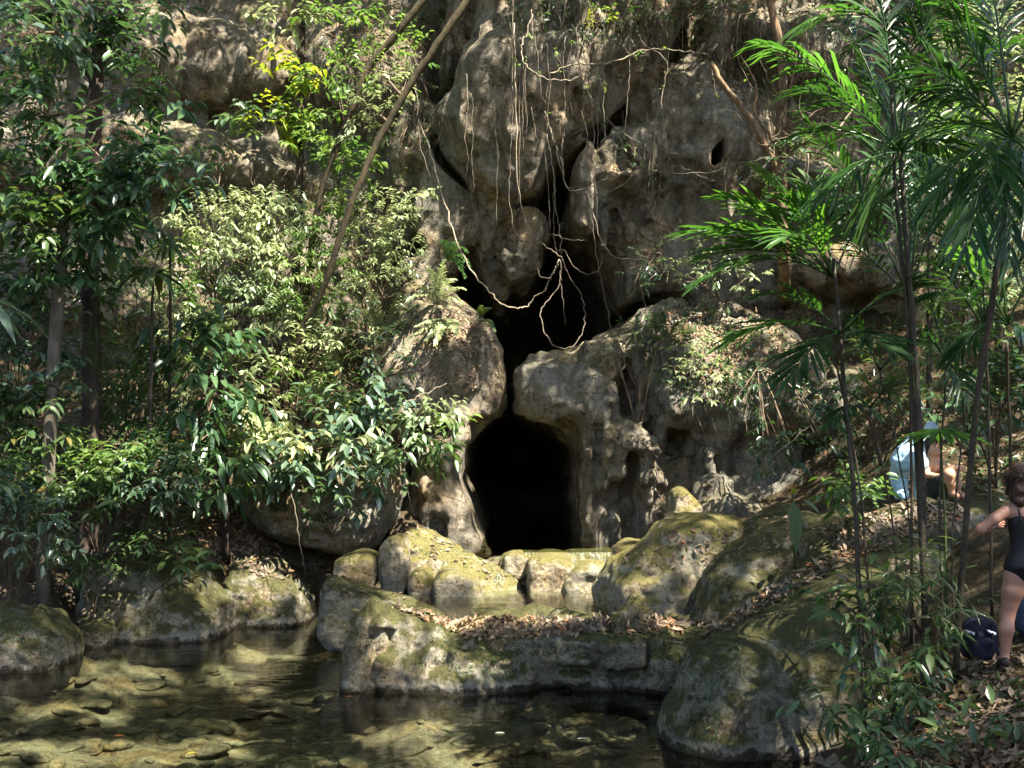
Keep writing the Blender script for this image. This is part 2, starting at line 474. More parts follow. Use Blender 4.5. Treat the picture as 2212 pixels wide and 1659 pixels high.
# ================================================================== THE SETTING
# ---- ground sheet from surveyed points (x, y, z)
def rbf(pts):
    A = np.array(pts, float); n = len(A)
    D = np.hypot(A[:, None, 0] - A[None, :, 0], A[:, None, 1] - A[None, :, 1])
    K = np.zeros((n + 3, n + 3)); K[:n, :n] = D; K[:n, n] = 1; K[:n, n + 1] = A[:, 0]; K[:n, n + 2] = A[:, 1]
    K[n:, :n] = K[:n, n:].T
    K[:n, :n] += np.eye(n) * -0.02
    w = np.linalg.solve(K, np.concatenate([A[:, 2], [0, 0, 0]]))
    def f(x, y):
        r = np.hypot(np.asarray(x)[..., None] - A[:, 0], np.asarray(y)[..., None] - A[:, 1])
        return r @ w[:n] + w[n] + w[n + 1] * x + w[n + 2] * y
    return f
def G(px, py, d): p = P(px, py, d); return (p.x, p.y, p.z)
gp = [(0, -3, 1.5), (-5, -3, 1.6), (5, -3, 1.7), (0, 0, 1.35), (-3, 1, 1.0), (3, 0.5, 1.4), (0, 2.5, 0.5), (-3, 3, 0.2), (2.2, 3.5, 0.7), (0, 4.5, -0.35), (-3, 5, -0.4), (-7, 3, 0.1),
      (-10, 5, -.3), (-9, 9, -.5), (-6, 9, -.55), (-3, 8, -.6), (0, 7, -.55), (0, 9.5, -.6), (-3, 11, -.65), (-6, 12, -.5), (-3, 14, -.6), (-5, 13.4, -.45), (-3, 16, -.45), (-1.5, 14.2, -.45), (-2.4, 15.6, -.4),
      (1.6, 7.5, -.4), (1.2, 9.3, -.5), (1, 11.3, -.45), (-.5, 11.6, -.45), (2.2, 6.8, 0.1),
      G(1900, 1659, 7.5), G(2150, 1655, 6.6), G(2170, 1412, 8.4), G(2110, 1402, 8.95), G(2260, 1412, 8.5), G(2060, 1400, 8.8), G(2000, 1500, 8.6), (5.5, 8, 1.6), (4.5, 5, 1.4), (7, 6, 2.2), (2.7, 9.2, -.1), (3.3, 9.9, .35), (2.4, 10.4, -.2), (3.5, 11.0, .35), G(1700, 1135, 15.4), G(1620, 1130, 16.4), G(1760, 1105, 16.6), G(1560, 1120, 17), G(1680, 1125, 17.1), G(1790, 1105, 17.4), G(1640, 1130, 17.6), (3.8, 11.6, .6), (1.6, 11.6, -.55), (2.0, 10.8, -.5), (2.5, 8.5, -.05), (1.9, 12.3, -.4),
      (4.7, 10.6, 1.4), (4.2, 12.4, 1.0), G(2000, 1100, 12.6), G(2200, 1090, 12.8), (8.5, 12, 3.0), (6.0, 15, 2.9), G(1850, 1050, 15), G(1900, 900, 17.5), G(2100, 850, 17.5), G(2212, 600, 20.5), (12, 15, 5), (12, 20, 8), (9, 22.5, 8),
      (0, 13.6, .35), (-.6, 14.6, .4), (.8, 14.6, .4), (1.2, 15.4, .45), (-1, 15.5, .5), (.3, 16.9, .85), (.2, 18, .8), (.3, 20, .7), (.3, 24, .7), (.3, 28, .7), (1.2, 18, .8),
      (2.5, 14, .6), (2.8, 16, 1.0), (3.5, 18, 1.3), (-2, 17.2, .5), (-2.5, 18.6, .9),
      G(0, 1400, 14.6), G(150, 1330, 16), G(300, 1330, 16.4), G(480, 1310, 17.3), G(620, 1290, 18), G(100, 1240, 15.6), G(400, 1150, 17.6), G(550, 1120, 18.2), G(300, 1000, 19), G(200, 850, 20.6), G(500, 800, 21), G(0, 900, 19.5), G(720, 900, 20), G(850, 700, 21.2),
      G(860, 1100, 18.6), (-11, 14, 1.2), (-12, 19, 4), (-14, 8, .8), (-14, 23, 6.5), (-5, 24, 6.6), (5, 24, 6.5)]
gfun = rbf(gp)
def smooth_noise2(x, y, s, seed):
    r = np.random.default_rng(seed); g = r.random((64, 64)) * 2 - 1
    u = (x / s) % 60; v = (y / s) % 60
    i = np.floor(u).astype(int); j = np.floor(v).astype(int); fu = u - i; fv = v - j
    fu = fu * fu * (3 - 2 * fu); fv = fv * fv * (3 - 2 * fv)
    return (g[i, j] * (1 - fu) + g[i + 1, j] * fu) * (1 - fv) + (g[i, j + 1] * (1 - fu) + g[i + 1, j + 1] * fu) * fv
def ground_z(x, y):
    x = np.asarray(x, float); y = np.asarray(y, float)
    cx = np.clip(x, -13, 13); cy = np.clip(y, -3, 27)
    z = gfun(cx, cy)
    o = np.hypot(x - cx, y - cy)
    z = z + np.minimum(o * 0.22, 9)
    ch = 0.72 + np.maximum(0, np.abs(x - .3) - 1.3) * 1.2 + np.maximum(0, 17.25 - y) * 9
    z = np.where((y > 17.0) & (y < 28.5) & (np.abs(x - .3) < 3.2), np.minimum(z, ch), z)
    mp_ = .32 + np.maximum(0, np.abs(x - .2) - 1.3) * .9 + np.maximum(0, y - 16.6) * 3
    z = np.where((y > 13.5) & (y < 17.0) & (np.abs(x - .2) < 2.6), np.minimum(z, mp_), z)
    z = z + 0.16 * smooth_noise2(x + 70, y + 70, 1.3, 1) + 0.07 * smooth_noise2(x + 70, y + 70, 0.5, 2) + 0.03 * smooth_noise2(x + 70, y + 70, 0.2, 3)
    return z
gx = np.concatenate([-np.geomspace(150, 14, 16)[:-1], np.arange(-14, 14.01, 0.1), np.geomspace(14, 150, 16)[1:]])
gy = np.concatenate([-np.geomspace(150, 4, 16)[:-1], np.arange(-4, 25.01, 0.1), np.geomspace(25, 180, 16)[1:]])
GX, GY = np.meshgrid(gx, gy, indexing='ij')
GZ = ground_z(GX, GY)
V = np.stack([GX, GY, GZ], -1).reshape(-1, 3)
a = np.arange(len(gx) - 1)[:, None] * len(gy) + np.arange(len(gy) - 1)[None]
Q = np.stack([a, a + len(gy), a + len(gy) + 1, a + 1], -1).reshape(-1, 4)
cxq = (GX[:-1, :-1] + .05).ravel(); czq = GZ[:-1, :-1].ravel(); cyq = GY[:-1, :-1].ravel()
under = ((czq < 0.02) & (cyq < 20)) | ((cyq > 13) & (np.abs(cxq) < 1.6) & (czq < 1.0))
ground = mesh_np('ground', V, [Q], M['ground']); tag(ground, kind='structure')
ground.data.materials.append(M['bed'])
ground.data.polygons.foreach_set('material_index', under.astype(np.int32))
BV = [(V.copy(), Q.copy())]

# ---- limestone cliff with the hourglass cave mouth
HC = 0.07
F = Field((-14.5, 17.3, -0.6), (14.5, 33.0, 15.0), HC)
YB = 32.5
# left wall
F.body([(-400, -300), (960, -300), (985, 60), (960, 160), (935, 230), (930, 330), (905, 420), (900, 520), (880, 640), (860, 760), (700, 1000), (-400, 1000)], 22.0, 21.9, YB, r=0.8, rf=0.6, tilt=0.10)
F.body([(250, 60), (420, 30), (620, 90), (650, 190), (520, 250), (380, 235), (270, 190)], 21.8, 21.0, 23.5, r=0.9, k=0.5)
F.body([(-100, 260), (150, 240), (330, 250), (480, 285), (640, 330), (660, 400), (400, 440), (100, 430), (-100, 400)], 21.6, 21.0, 23.5, r=0.8, k=0.4)
F.body([(60, 500), (250, 480), (430, 560), (500, 700), (300, 760), (50, 700)], 21.4, 20.6, 24, r=0.8, k=0.4)
F.body([(640, 60), (820, 20), (920, 80), (900, 230), (780, 290), (660, 220)], 21.6, 21.1, 23.5, r=0.8, k=0.4)
# rim of wall beside the crack
F.body([(850, 260), (930, 190), (945, 300), (960, 380), (930, 420), (915, 500), (880, 540), (850, 420)], 21.2, 20.9, YB, r=0.5, k=0.25)
F.body([(925, 335), (950, 318), (990, 365), (1035, 420), (1036, 465), (1010, 520), (985, 545), (965, 585), (935, 610), (900, 560), (905, 420)], 20.6, 20.1, YB, r=0.45, rf=0.7, k=0.12)
F.body([(860, 560), (930, 540), (960, 590), (975, 640), (940, 760), (840, 760), (830, 640)], 20.4, 19.9, YB, r=0.6, k=0.3)
# big bulge left of the waist
F.body([(850, 700), (900, 640), (960, 635), (1010, 655), (1052, 690), (1085, 745), (1099, 800), (1100, 855), (1086, 893), (1048, 917), (1015, 935), (960, 960), (860, 970), (790, 900), (800, 780)], 19.6, 18.5, YB, r=1.1, rf=1.5, k=0.2)
# pillar left of the lower arch
F.body([(900, 930), (1020, 925), (1010, 965), (1003, 1010), (1012, 1060), (1032, 1100), (1048, 1150), (1058, 1210), (800, 1210), (845, 1110), (880, 1030)], 19.2, 18.4, YB, r=0.45, rf=0.9, k=0.2)
# hanging central block
F.body([(1010, -300), (1560, -300), (1500, 0), (1440, 110), (1395, 160), (1340, 215), (1285, 262), (1240, 305), (1200, 345), (1150, 390), (1118, 425), (1085, 438), (1050, 430), (1030, 400), (1000, 370), (965, 320), (942, 280), (945, 225), (985, 180), (1020, 130), (1030, 60)], 20.4, 19.5, YB, r=1.0, rf=1.3, tilt=0.06, k=0.1)
F.body([(1000, 120), (1100, 60), (1230, 110), (1260, 180), (1180, 240), (1060, 220), (1000, 190)], 20.0, 19.2, 22, r=0.8, k=0.5)
F.body([(975, -300), (1060, -300), (1050, 0), (1010, 120), (965, 180), (945, 100), (960, 0)], 21.2, 21.0, YB, r=.4, k=.2)
# upper right wall
F.body([(1560, -300), (2700, -300), (2700, 1000), (1750, 800), (1560, 700), (1475, 640), (1400, 625), (1345, 665), (1325, 600), (1300, 540), (1270, 505), (1238, 500), (1225, 420), (1245, 320), (1300, 275), (1350, 232), (1420, 160), (1480, 80)], 21.4, 20.9, YB, r=0.9, rf=1.0, tilt=0.05)
F.body([(1225, 345), (1262, 300), (1285, 330), (1288, 400), (1290, 450), (1272, 500), (1258, 502), (1240, 450), (1235, 400)], 20.6, 20.2, 23, r=0.22, rf=0.5, k=0.12)
F.body([(1290, 300), (1330, 260), (1390, 280), (1420, 350), (1400, 430), (1360, 470), (1325, 478), (1300, 440), (1285, 380)], 20.6, 20.0, 23, r=0.5, rf=0.7, k=0.15)
F.body([(1370, 230), (1440, 150), (1530, 130), (1620, 200), (1640, 330), (1560, 420), (1440, 440), (1400, 380), (1370, 300)], 21.2, 20.5, 23, r=0.9, k=0.6)
STAL = [(1128, 415, 1136, 545, .20), (1165, 400, 1160, 520, .16), (1058, 440, 1050, 560, .18), (1308, 470, 1302, 560, .13), (1350, 455, 1352, 530, .16), (1032, 440, 1024, 520, .14), (1262, 440, 1262, 505, .15), (1395, 430, 1402, 520, .2), (1100, 560, 1104, 622, .14), (960, 560, 975, 600, .15), (1440, 420, 1450, 520, .22), (1010, 395, 1016, 440, .12)]
for a_, b_, c_, d_, r_ in STAL:
    for e_ in (0, .3): F.cone(np.array(tuple(P(a_, b_, 20.9 + e_))), np.array(tuple(P(c_, d_, 20.9 + e_))), r_ * 1.7, r_ * .45, .18)
F.body([(1620, 330), (1760, 330), (1900, 350), (1960, 420), (1900, 460), (1700, 450), (1600, 410)], 20.3, 19.6, 23, r=0.7, k=0.3)
F.body([(1680, 520), (1850, 500), (1950, 560), (1950, 640), (1800, 650), (1680, 620)], 20.0, 19.2, 23, r=0.7, k=0.3)
F.body([(1560, 40), (1750, 20), (2000, 60), (2300, 0), (2300, 200), (1900, 220), (1650, 200)], 21.2, 20.4, 23, r=0.8, k=0.4)
F.body([(1900, 200), (2400, 200), (2500, 1000), (1900, 1000)], 20.4, 19.6, YB, r=1.0, k=0.5)
# draperies inside the upper hollow
F.body([(1010, 460), (1045, 430), (1120, 420), (1190, 385), (1215, 400), (1190, 500), (1172, 540), (1150, 600), (1118, 616), (1092, 602), (1086, 640), (1070, 648), (1050, 620), (1028, 585), (1008, 560)], 21.6, 21.3, YB, r=0.3, rf=0.5, k=0.12)
for a_, b_, c_, d_, r_, q_ in ((1108, 450, 1112, 600, .34, .13), (1142, 440, 1148, 570, .26, .11), (1076, 470, 1078, 625, .24, .09), (1040, 470, 1040, 590, .22, .10), (1170, 410, 1178, 520, .2, .09)): F.cone(np.array(tuple(P(a_, b_, 21.25))), np.array(tuple(P(c_, d_, 21.1))), r_, q_, .12)
F.body([(1190, 470), (1215, 440), (1225, 520), (1215, 560), (1195, 545)], 22.5, 22.2, 24, r=0.2, k=0.08)
# mass right of the lower arch
F.body([(1100, 800), (1125, 773), (1180, 757), (1225, 742), (1290, 722), (1345, 682), (1430, 645), (1500, 628), (1600, 640), (1720, 700), (1850, 790), (1980, 880), (2060, 1000), (2060, 1260), (1500, 1260), (1250, 1240), (1249, 1090), (1254, 1030), (1243, 985), (1222, 952), (1180, 927), (1130, 908), (1104, 885)], 19.6, 18.9, YB, r=0.55, rf=1.3, tilt=0.16, k=0.2)
F.body([(1440, 720), (1600, 700), (1750, 770), (1850, 900), (1700, 960), (1500, 940), (1400, 860)], 19.0, 18.0, 22, r=1.0, k=0.6, tilt=0.3)
F.body([(1240, 770), (1300, 800), (1310, 880), (1285, 945), (1262, 940), (1240, 880), (1215, 830)], 18.9, 18.45, 20, r=.35, k=.2)
F.body([(1120, 790), (1200, 775), (1260, 800), (1260, 880), (1200, 900), (1130, 870)], 19.0, 18.6, 20, r=.35, k=.2)
F.body([(1500, 950), (1600, 925), (1740, 960), (1820, 1030), (1840, 1180), (1500, 1200)], 18.2, 17.75, 20.5, r=.5, rf=.6, k=.4, tilt=.15)
# fluted columns and the round niche
for (x0, x1, yt, yb_, dd) in ((1262, 1300, 950, 1180, 18.75), (1310, 1352, 930, 1180, 18.55), (1368, 1408, 950, 1180, 18.6), (1420, 1445, 900, 1120, 18.4), (1496, 1530, 930, 1130, 18.3)):
    F.body([(x0, yt), (x1, yt), (x1 + 8, (yt + yb_) / 2), (x1, yb_), (x0, yb_), (x0 - 6, (yt + yb_) / 2)], dd, dd - .15, 20, r=0.16, rf=0.3, k=0.22)
F.carve(P(1472, 965, 18.35), (0.27, 0.7, 0.42), 0.15)
F.carve(P(1340, 1065, 18.4), (0.10, 0.3, 0.2), 0.12)
F.carve(P(1500, 470, 20.2), (1.5, .8, 1.1), 0.5)
F.carve(P(1640, 1010, 18.0), (1.2, .5, .55), 0.5)
# undulation and karst weathering
F.noise(np.random.default_rng(5), [(0.20, 2.9, 'n'), (0.08, 1.2, 'b'), (0.09, (0.5, 0.9, 2.4), 'b'), (0.07, (0.3, 0.5, 2.8), 'b'), (0.08, 0.6, 'b'), (0.06, 0.32, 'n'), (0.035, 0.17, 'r')])
F.S += 0.03
F.carve_poly([(985, 590), (1045, 645), (1078, 668), (1100, 640), (1150, 612), (1178, 550), (1200, 470), (1224, 440), (1250, 478), (1300, 508), (1336, 560), (1352, 612), (1358, 664), (1298, 716), (1225, 736), (1180, 750), (1125, 766), (1106, 800), (1098, 745), (1062, 690), (1015, 645)], 19.9, 17.0, 31.5)
F.carve_poly([(1085, 448), (1118, 434), (1160, 395), (1205, 352), (1245, 312), (1290, 268), (1345, 222), (1356, 232), (1300, 284), (1258, 330), (1232, 370), (1225, 420), (1205, 455), (1150, 430)], 20.2, 17.0, 23.5, k=.05)
F.carve_poly([(1046, 1205), (1036, 1150), (1012, 1095), (994, 1035), (996, 980), (1030, 930), (1085, 905), (1130, 910), (1180, 929), (1222, 954), (1243, 987), (1256, 1030), (1251, 1090), (1252, 1200)], 18.9, 17.0, 31.5)
F.carve_poly([(1092, 740), (1112, 765), (1114, 925), (1092, 925)], 18.8, 17.0, 31.5, k=.04)
F.carve_poly([(932, 262), (958, 320), (996, 372), (1030, 410), (1018, 418), (985, 382), (948, 338), (922, 290)], 20.0, 17.0, 21.5, k=.05)
F.carve_poly([(1574, 272), (1581, 290), (1563, 335), (1546, 378), (1538, 372), (1550, 322)], 20.0, 17.0, 21.8, k=.05)
# floor of the cave and back wall
F.union(np.broadcast_to((32.0 - F.y[None, :, None]).astype(np.float32), F.S.shape), (slice(None),) * 3, 0.3)
V, Q = F.mesh(); del F
cliff = mesh_np('cliff', V, [Q], M['cliff']); tag(cliff, kind='structure')
BV.append((V, Q))
print('cliff', len(V))

# ---- boulders, each its own solid
BOULD = []
def boulder(pts, d, yf, yb, label, mat='boulder', r=0.3, rf=None, tilt=0.0, h=0.04, seed=0, amp=1.0, name='boulder', extra=None, mz=0.0, my=0.0):
    W = PL(pts, d)
    xs = [p.x for p in W]; zs = [p.z for p in W]
    m = 0.35 + abs(tilt) * (max(zs) - min(zs)) * .5
    Fd = Field((min(xs) - .35, yf - m, min(zs) - .35), (max(xs) + .35 + my * .5, yb + m + my, max(zs) + .35 + mz), h)
    Fd.body(pts, d, yf, yb, r=r, rf=rf, tilt=tilt)
    if extra: extra(Fd)
    Fd.noise(np.random.default_rng(100 + seed), [(0.11 * amp, 0.9, 'n'), (0.045 * amp, 0.5, 'r'), (0.035 * amp, (0.5, 0.5, 0.16), 'n'), (0.03 * amp, 0.22, 'r'), (0.022 * amp, 0.12, 'n')])
    # keep the border open cells empty
    for ax in range(3):
        sl = [slice(None)] * 3
        for e in (0, -1):
            sl[ax] = e; Fd.S[tuple(sl)] = 1.0
    V, Q = Fd.mesh()
    base = (sum(xs) / len(xs), (yf + yb) / 2, min(zs))
    o = mesh_np(name, V, [Q], M[mat], origin=base)
    tag(o, label, 'boulder' if name == 'boulder' else 'rock ledge')
    BV.append((V, Q)); return o
def sides(pts, y): return pts
boulder([(790, 1400), (792, 1350), (815, 1312), (860, 1298), (915, 1308), (985, 1334), (1100, 1338), (1300, 1338), (1500, 1340), (1640, 1342), (1700, 1500), (1680, 1620), (815, 1620), (805, 1470)], 12.9, 12.35, 13.45,
        'long flat-topped mossy rock ledge damming the small pool, strewn with dry leaves', r=0.24, rf=0.34, amp=1.7, seed=1, h=0.035, name='rock_ledge')
boulder([(758, 1420), (765, 1350), (782, 1312), (812, 1306), (815, 1400), (808, 1600), (755, 1600)], 12.7, 12.35, 13.2, 'narrow upright rock split from the left end of the long ledge', r=.14, seed=2, h=.04)
def fg_parts(Fd):
    Fd.body([(1500, 1560), (1520, 1410), (1590, 1330), (1690, 1262), (1850, 1232), (1980, 1270), (2020, 1560)], 11.2, 10.7, 12.0, r=.5, rf=.6, k=.45)
    Fd.body([(1640, 1500), (1660, 1300), (1765, 1205), (1900, 1142), (2020, 1128), (2070, 1300), (2060, 1500)], 12.0, 11.5, 12.9, r=.5, rf=.6, k=.45)
boulder([(1432, 1700), (1442, 1560), (1470, 1470), (1512, 1400), (1600, 1352), (1750, 1335), (1900, 1350), (1975, 1480), (1960, 1650), (1850, 1740), (1450, 1760)], 10.3, 9.85, 11.4,
        'huge rounded mossy boulder in the right foreground beside the pool', r=0.6, rf=0.7, tilt=0.15, seed=3, h=0.045, extra=fg_parts, mz=1.4, my=1.6, amp=.8)
boulder([(1735, 1190), (1765, 1145), (1850, 1118), (1950, 1092), (2080, 1086), (2240, 1092), (2360, 1120), (2360, 1330), (1900, 1330), (1760, 1270)], 12.4, 11.9, 14.2,
        'broad leaf-covered rock slab the crouching people rest on', r=.3, rf=.5, seed=4, h=.055)
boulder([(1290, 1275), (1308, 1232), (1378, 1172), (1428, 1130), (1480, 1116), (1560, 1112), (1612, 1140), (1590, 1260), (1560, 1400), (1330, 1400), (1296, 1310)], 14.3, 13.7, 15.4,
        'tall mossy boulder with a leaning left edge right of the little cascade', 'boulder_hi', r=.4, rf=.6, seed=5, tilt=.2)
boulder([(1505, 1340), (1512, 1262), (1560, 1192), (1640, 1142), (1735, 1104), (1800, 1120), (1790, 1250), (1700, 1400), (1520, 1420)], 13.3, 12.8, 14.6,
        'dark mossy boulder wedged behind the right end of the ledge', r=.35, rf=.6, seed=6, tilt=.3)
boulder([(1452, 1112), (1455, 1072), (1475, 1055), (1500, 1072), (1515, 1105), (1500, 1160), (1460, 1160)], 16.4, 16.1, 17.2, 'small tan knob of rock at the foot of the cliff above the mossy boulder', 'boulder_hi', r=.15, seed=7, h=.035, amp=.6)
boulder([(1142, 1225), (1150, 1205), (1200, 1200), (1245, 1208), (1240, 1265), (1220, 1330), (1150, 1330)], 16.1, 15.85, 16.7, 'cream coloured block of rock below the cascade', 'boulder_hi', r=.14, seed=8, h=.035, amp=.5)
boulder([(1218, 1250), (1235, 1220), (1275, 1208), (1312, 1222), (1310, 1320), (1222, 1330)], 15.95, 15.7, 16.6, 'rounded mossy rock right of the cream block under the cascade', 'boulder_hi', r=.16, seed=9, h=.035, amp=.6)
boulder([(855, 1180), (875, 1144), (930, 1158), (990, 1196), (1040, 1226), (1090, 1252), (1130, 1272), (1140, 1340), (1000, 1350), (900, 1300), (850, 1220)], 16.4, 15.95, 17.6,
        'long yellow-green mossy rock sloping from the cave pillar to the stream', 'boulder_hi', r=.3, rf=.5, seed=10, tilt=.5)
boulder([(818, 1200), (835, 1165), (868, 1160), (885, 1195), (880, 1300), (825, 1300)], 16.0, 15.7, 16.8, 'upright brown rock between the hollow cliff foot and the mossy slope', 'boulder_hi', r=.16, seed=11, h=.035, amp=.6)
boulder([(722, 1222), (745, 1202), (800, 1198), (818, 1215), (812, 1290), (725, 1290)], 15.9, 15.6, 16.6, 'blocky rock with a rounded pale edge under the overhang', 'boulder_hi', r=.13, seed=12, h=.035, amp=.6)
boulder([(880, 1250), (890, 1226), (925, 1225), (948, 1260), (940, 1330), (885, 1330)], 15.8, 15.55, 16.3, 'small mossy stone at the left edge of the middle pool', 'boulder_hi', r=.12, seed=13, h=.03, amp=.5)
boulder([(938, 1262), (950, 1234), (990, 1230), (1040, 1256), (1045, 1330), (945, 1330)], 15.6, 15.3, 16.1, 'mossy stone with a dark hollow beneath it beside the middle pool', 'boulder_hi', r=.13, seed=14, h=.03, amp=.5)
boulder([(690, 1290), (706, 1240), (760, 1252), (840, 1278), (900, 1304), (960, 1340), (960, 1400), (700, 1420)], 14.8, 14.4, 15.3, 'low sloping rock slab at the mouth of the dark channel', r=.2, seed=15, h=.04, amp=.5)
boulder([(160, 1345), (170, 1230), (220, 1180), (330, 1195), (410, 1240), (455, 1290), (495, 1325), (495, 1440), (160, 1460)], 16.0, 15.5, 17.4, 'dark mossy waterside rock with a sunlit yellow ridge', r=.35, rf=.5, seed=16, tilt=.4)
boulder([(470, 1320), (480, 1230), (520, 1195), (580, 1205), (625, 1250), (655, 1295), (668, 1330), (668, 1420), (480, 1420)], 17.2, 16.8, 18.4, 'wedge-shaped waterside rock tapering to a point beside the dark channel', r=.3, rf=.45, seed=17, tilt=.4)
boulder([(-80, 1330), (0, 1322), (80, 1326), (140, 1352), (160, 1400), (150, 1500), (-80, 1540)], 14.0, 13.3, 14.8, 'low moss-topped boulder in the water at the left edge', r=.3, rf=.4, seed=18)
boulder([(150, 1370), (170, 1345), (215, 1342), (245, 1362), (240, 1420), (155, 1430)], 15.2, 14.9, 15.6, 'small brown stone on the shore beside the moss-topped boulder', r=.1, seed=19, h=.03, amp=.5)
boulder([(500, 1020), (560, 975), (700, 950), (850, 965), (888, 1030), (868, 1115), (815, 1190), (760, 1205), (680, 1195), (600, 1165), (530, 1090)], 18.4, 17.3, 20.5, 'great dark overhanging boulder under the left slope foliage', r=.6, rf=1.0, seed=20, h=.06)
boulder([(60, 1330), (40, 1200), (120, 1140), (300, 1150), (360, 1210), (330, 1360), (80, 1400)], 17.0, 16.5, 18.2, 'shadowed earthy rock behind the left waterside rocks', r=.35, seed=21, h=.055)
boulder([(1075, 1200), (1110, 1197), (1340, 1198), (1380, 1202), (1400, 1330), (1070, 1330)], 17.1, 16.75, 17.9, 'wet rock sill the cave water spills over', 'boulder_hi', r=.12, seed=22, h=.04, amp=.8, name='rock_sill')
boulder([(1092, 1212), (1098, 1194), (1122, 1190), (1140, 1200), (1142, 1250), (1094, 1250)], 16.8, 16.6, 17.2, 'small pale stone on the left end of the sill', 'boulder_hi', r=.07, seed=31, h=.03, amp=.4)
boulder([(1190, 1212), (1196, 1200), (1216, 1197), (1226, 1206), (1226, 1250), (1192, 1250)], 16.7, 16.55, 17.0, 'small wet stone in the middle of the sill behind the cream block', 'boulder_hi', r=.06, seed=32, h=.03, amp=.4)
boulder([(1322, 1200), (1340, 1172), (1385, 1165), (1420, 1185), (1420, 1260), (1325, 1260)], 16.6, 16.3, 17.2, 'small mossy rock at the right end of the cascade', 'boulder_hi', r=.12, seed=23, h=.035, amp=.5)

# ---- water sheets
def water(name, x0, x1, y0, y1, z):
    V = [(x0, y0, z), (x1, y0, z), (x1, y1, z), (x0, y1, z)]
    return tag(mesh_np(name, V, [np.array([[0, 1, 2, 3]])], M['water'], smooth=False), kind='structure')
water('pool_water', -40, 6, -2, 19.2, 0.0)
water('middle_pool_water', -1.9, 2.6, 13.05, 16.9, 0.68)
water('cave_pool_water', -1.6, 2.2, 16.86, 31.0, 1.16)

# combined ray target
def bvh(items):
    Vs = []; Fs = []; n = 0
    for V, Q in items:
        Vs.append(V); Fs.append(Q + n); n += len(V)
    return BVHTree.FromPolygons(np.concatenate(Vs).tolist(), np.concatenate(Fs).tolist())
TREE = bvh(BV)
def hit_px(px, py):
    d = (P(px, py, 10) - CAM).normalized()
    loc, nor, i, dist = TREE.ray_cast(CAM, d)
    return loc, nor
def drop(x, y, z=30):
    loc, nor, i, dist = TREE.ray_cast(Vector((x, y, z)), Vector((0, 0, -1)))
    return loc, nor
# ================================================================== VEGETATION
M['leaf_dark'] = leaf_mat('dark glossy leaf', (.026, .062, .030), (.065, .120, .058), trans=.28, rough=.28, spec=.8)
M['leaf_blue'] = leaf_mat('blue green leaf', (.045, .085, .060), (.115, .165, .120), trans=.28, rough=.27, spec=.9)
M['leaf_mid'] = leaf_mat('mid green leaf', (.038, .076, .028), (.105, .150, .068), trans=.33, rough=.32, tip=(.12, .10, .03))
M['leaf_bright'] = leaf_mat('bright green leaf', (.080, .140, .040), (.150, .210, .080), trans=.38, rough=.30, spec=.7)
M['leaf_sunlit'] = leaf_mat('sunlit pale leaf', (.17, .22, .11), (.37, .43, .25), trans=.32, rough=.28, spec=1.0, tcol=(.38, .46, .15), tip=(.30, .26, .10))  # colour lifted toward white to stand in for strong sun on the leaves
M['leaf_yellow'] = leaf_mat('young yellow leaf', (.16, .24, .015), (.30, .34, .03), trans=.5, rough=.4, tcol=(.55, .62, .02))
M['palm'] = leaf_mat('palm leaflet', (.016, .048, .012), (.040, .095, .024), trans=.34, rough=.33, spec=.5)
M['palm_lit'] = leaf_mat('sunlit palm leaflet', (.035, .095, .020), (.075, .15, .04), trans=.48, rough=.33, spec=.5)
M['dry'] = leaf_mat('dry leaf', (.075, .048, .032), (.27, .20, .145), trans=.12, rough=.6, spec=.35, tip=(.28, .12, .06))
M['thatch'] = leaf_mat('hanging dry fibre', (.05, .04, .028), (.16, .13, .095), trans=.15, rough=.7, spec=.2)
M['bark_pale'] = simple_mat('pale bark', (.135, .115, .088), .85, (.05, .043, .032), 7, .02, stretch=(1, 1, .35))
M['bark_dark'] = simple_mat('dark bark', (.065, .048, .035), .85, (.025, .018, .014), 9, .02, stretch=(1, 1, .35))
M['bark_moss'] = simple_mat('mossy bark', (.075, .060, .030), .9, (.026, .020, .014), 11, .02, stretch=(1, 1, .5))
M['bark_brown'] = simple_mat('brown bark', (.20, .13, .07), .8, (.07, .045, .028), 8, .02, stretch=(1, 1, .4))
M['twig'] = simple_mat('twig', (.15, .11, .07), .8, (.07, .05, .035), 20, .005)
M['vine'] = simple_mat('liana', (.18, .15, .11), .8, (.08, .062, .045), 25, .004)
M['vine_pale'] = simple_mat('pale liana', (.29, .24, .17), .8, (.13, .10, .07), 22, .004)
M['stem_green'] = simple_mat('green stem', (.07, .09, .03), .6, (.03, .04, .015), 20, .004)
M['cane'] = simple_mat('palm cane', (.055, .042, .026), .6, (.022, .018, .012), 14, .006, stretch=(1, 1, 2.5))

DENS = .72
def rv(): return Vector((random.gauss(0, 1), random.gauss(0, 1), random.gauss(0, 1)))
def base_pt(b):
    p = P(b[0], b[1], b[2])
    if len(b) > 3 and b[3] == 'hit':
        loc, nor = hit_px(b[0], b[1])
        return loc if loc is not None else p
    if len(b) > 3: return p
    loc, nor = drop(p.x, p.y, p.z + 1.5)
    if loc is not None: p.z = loc.z - 0.03
    return p

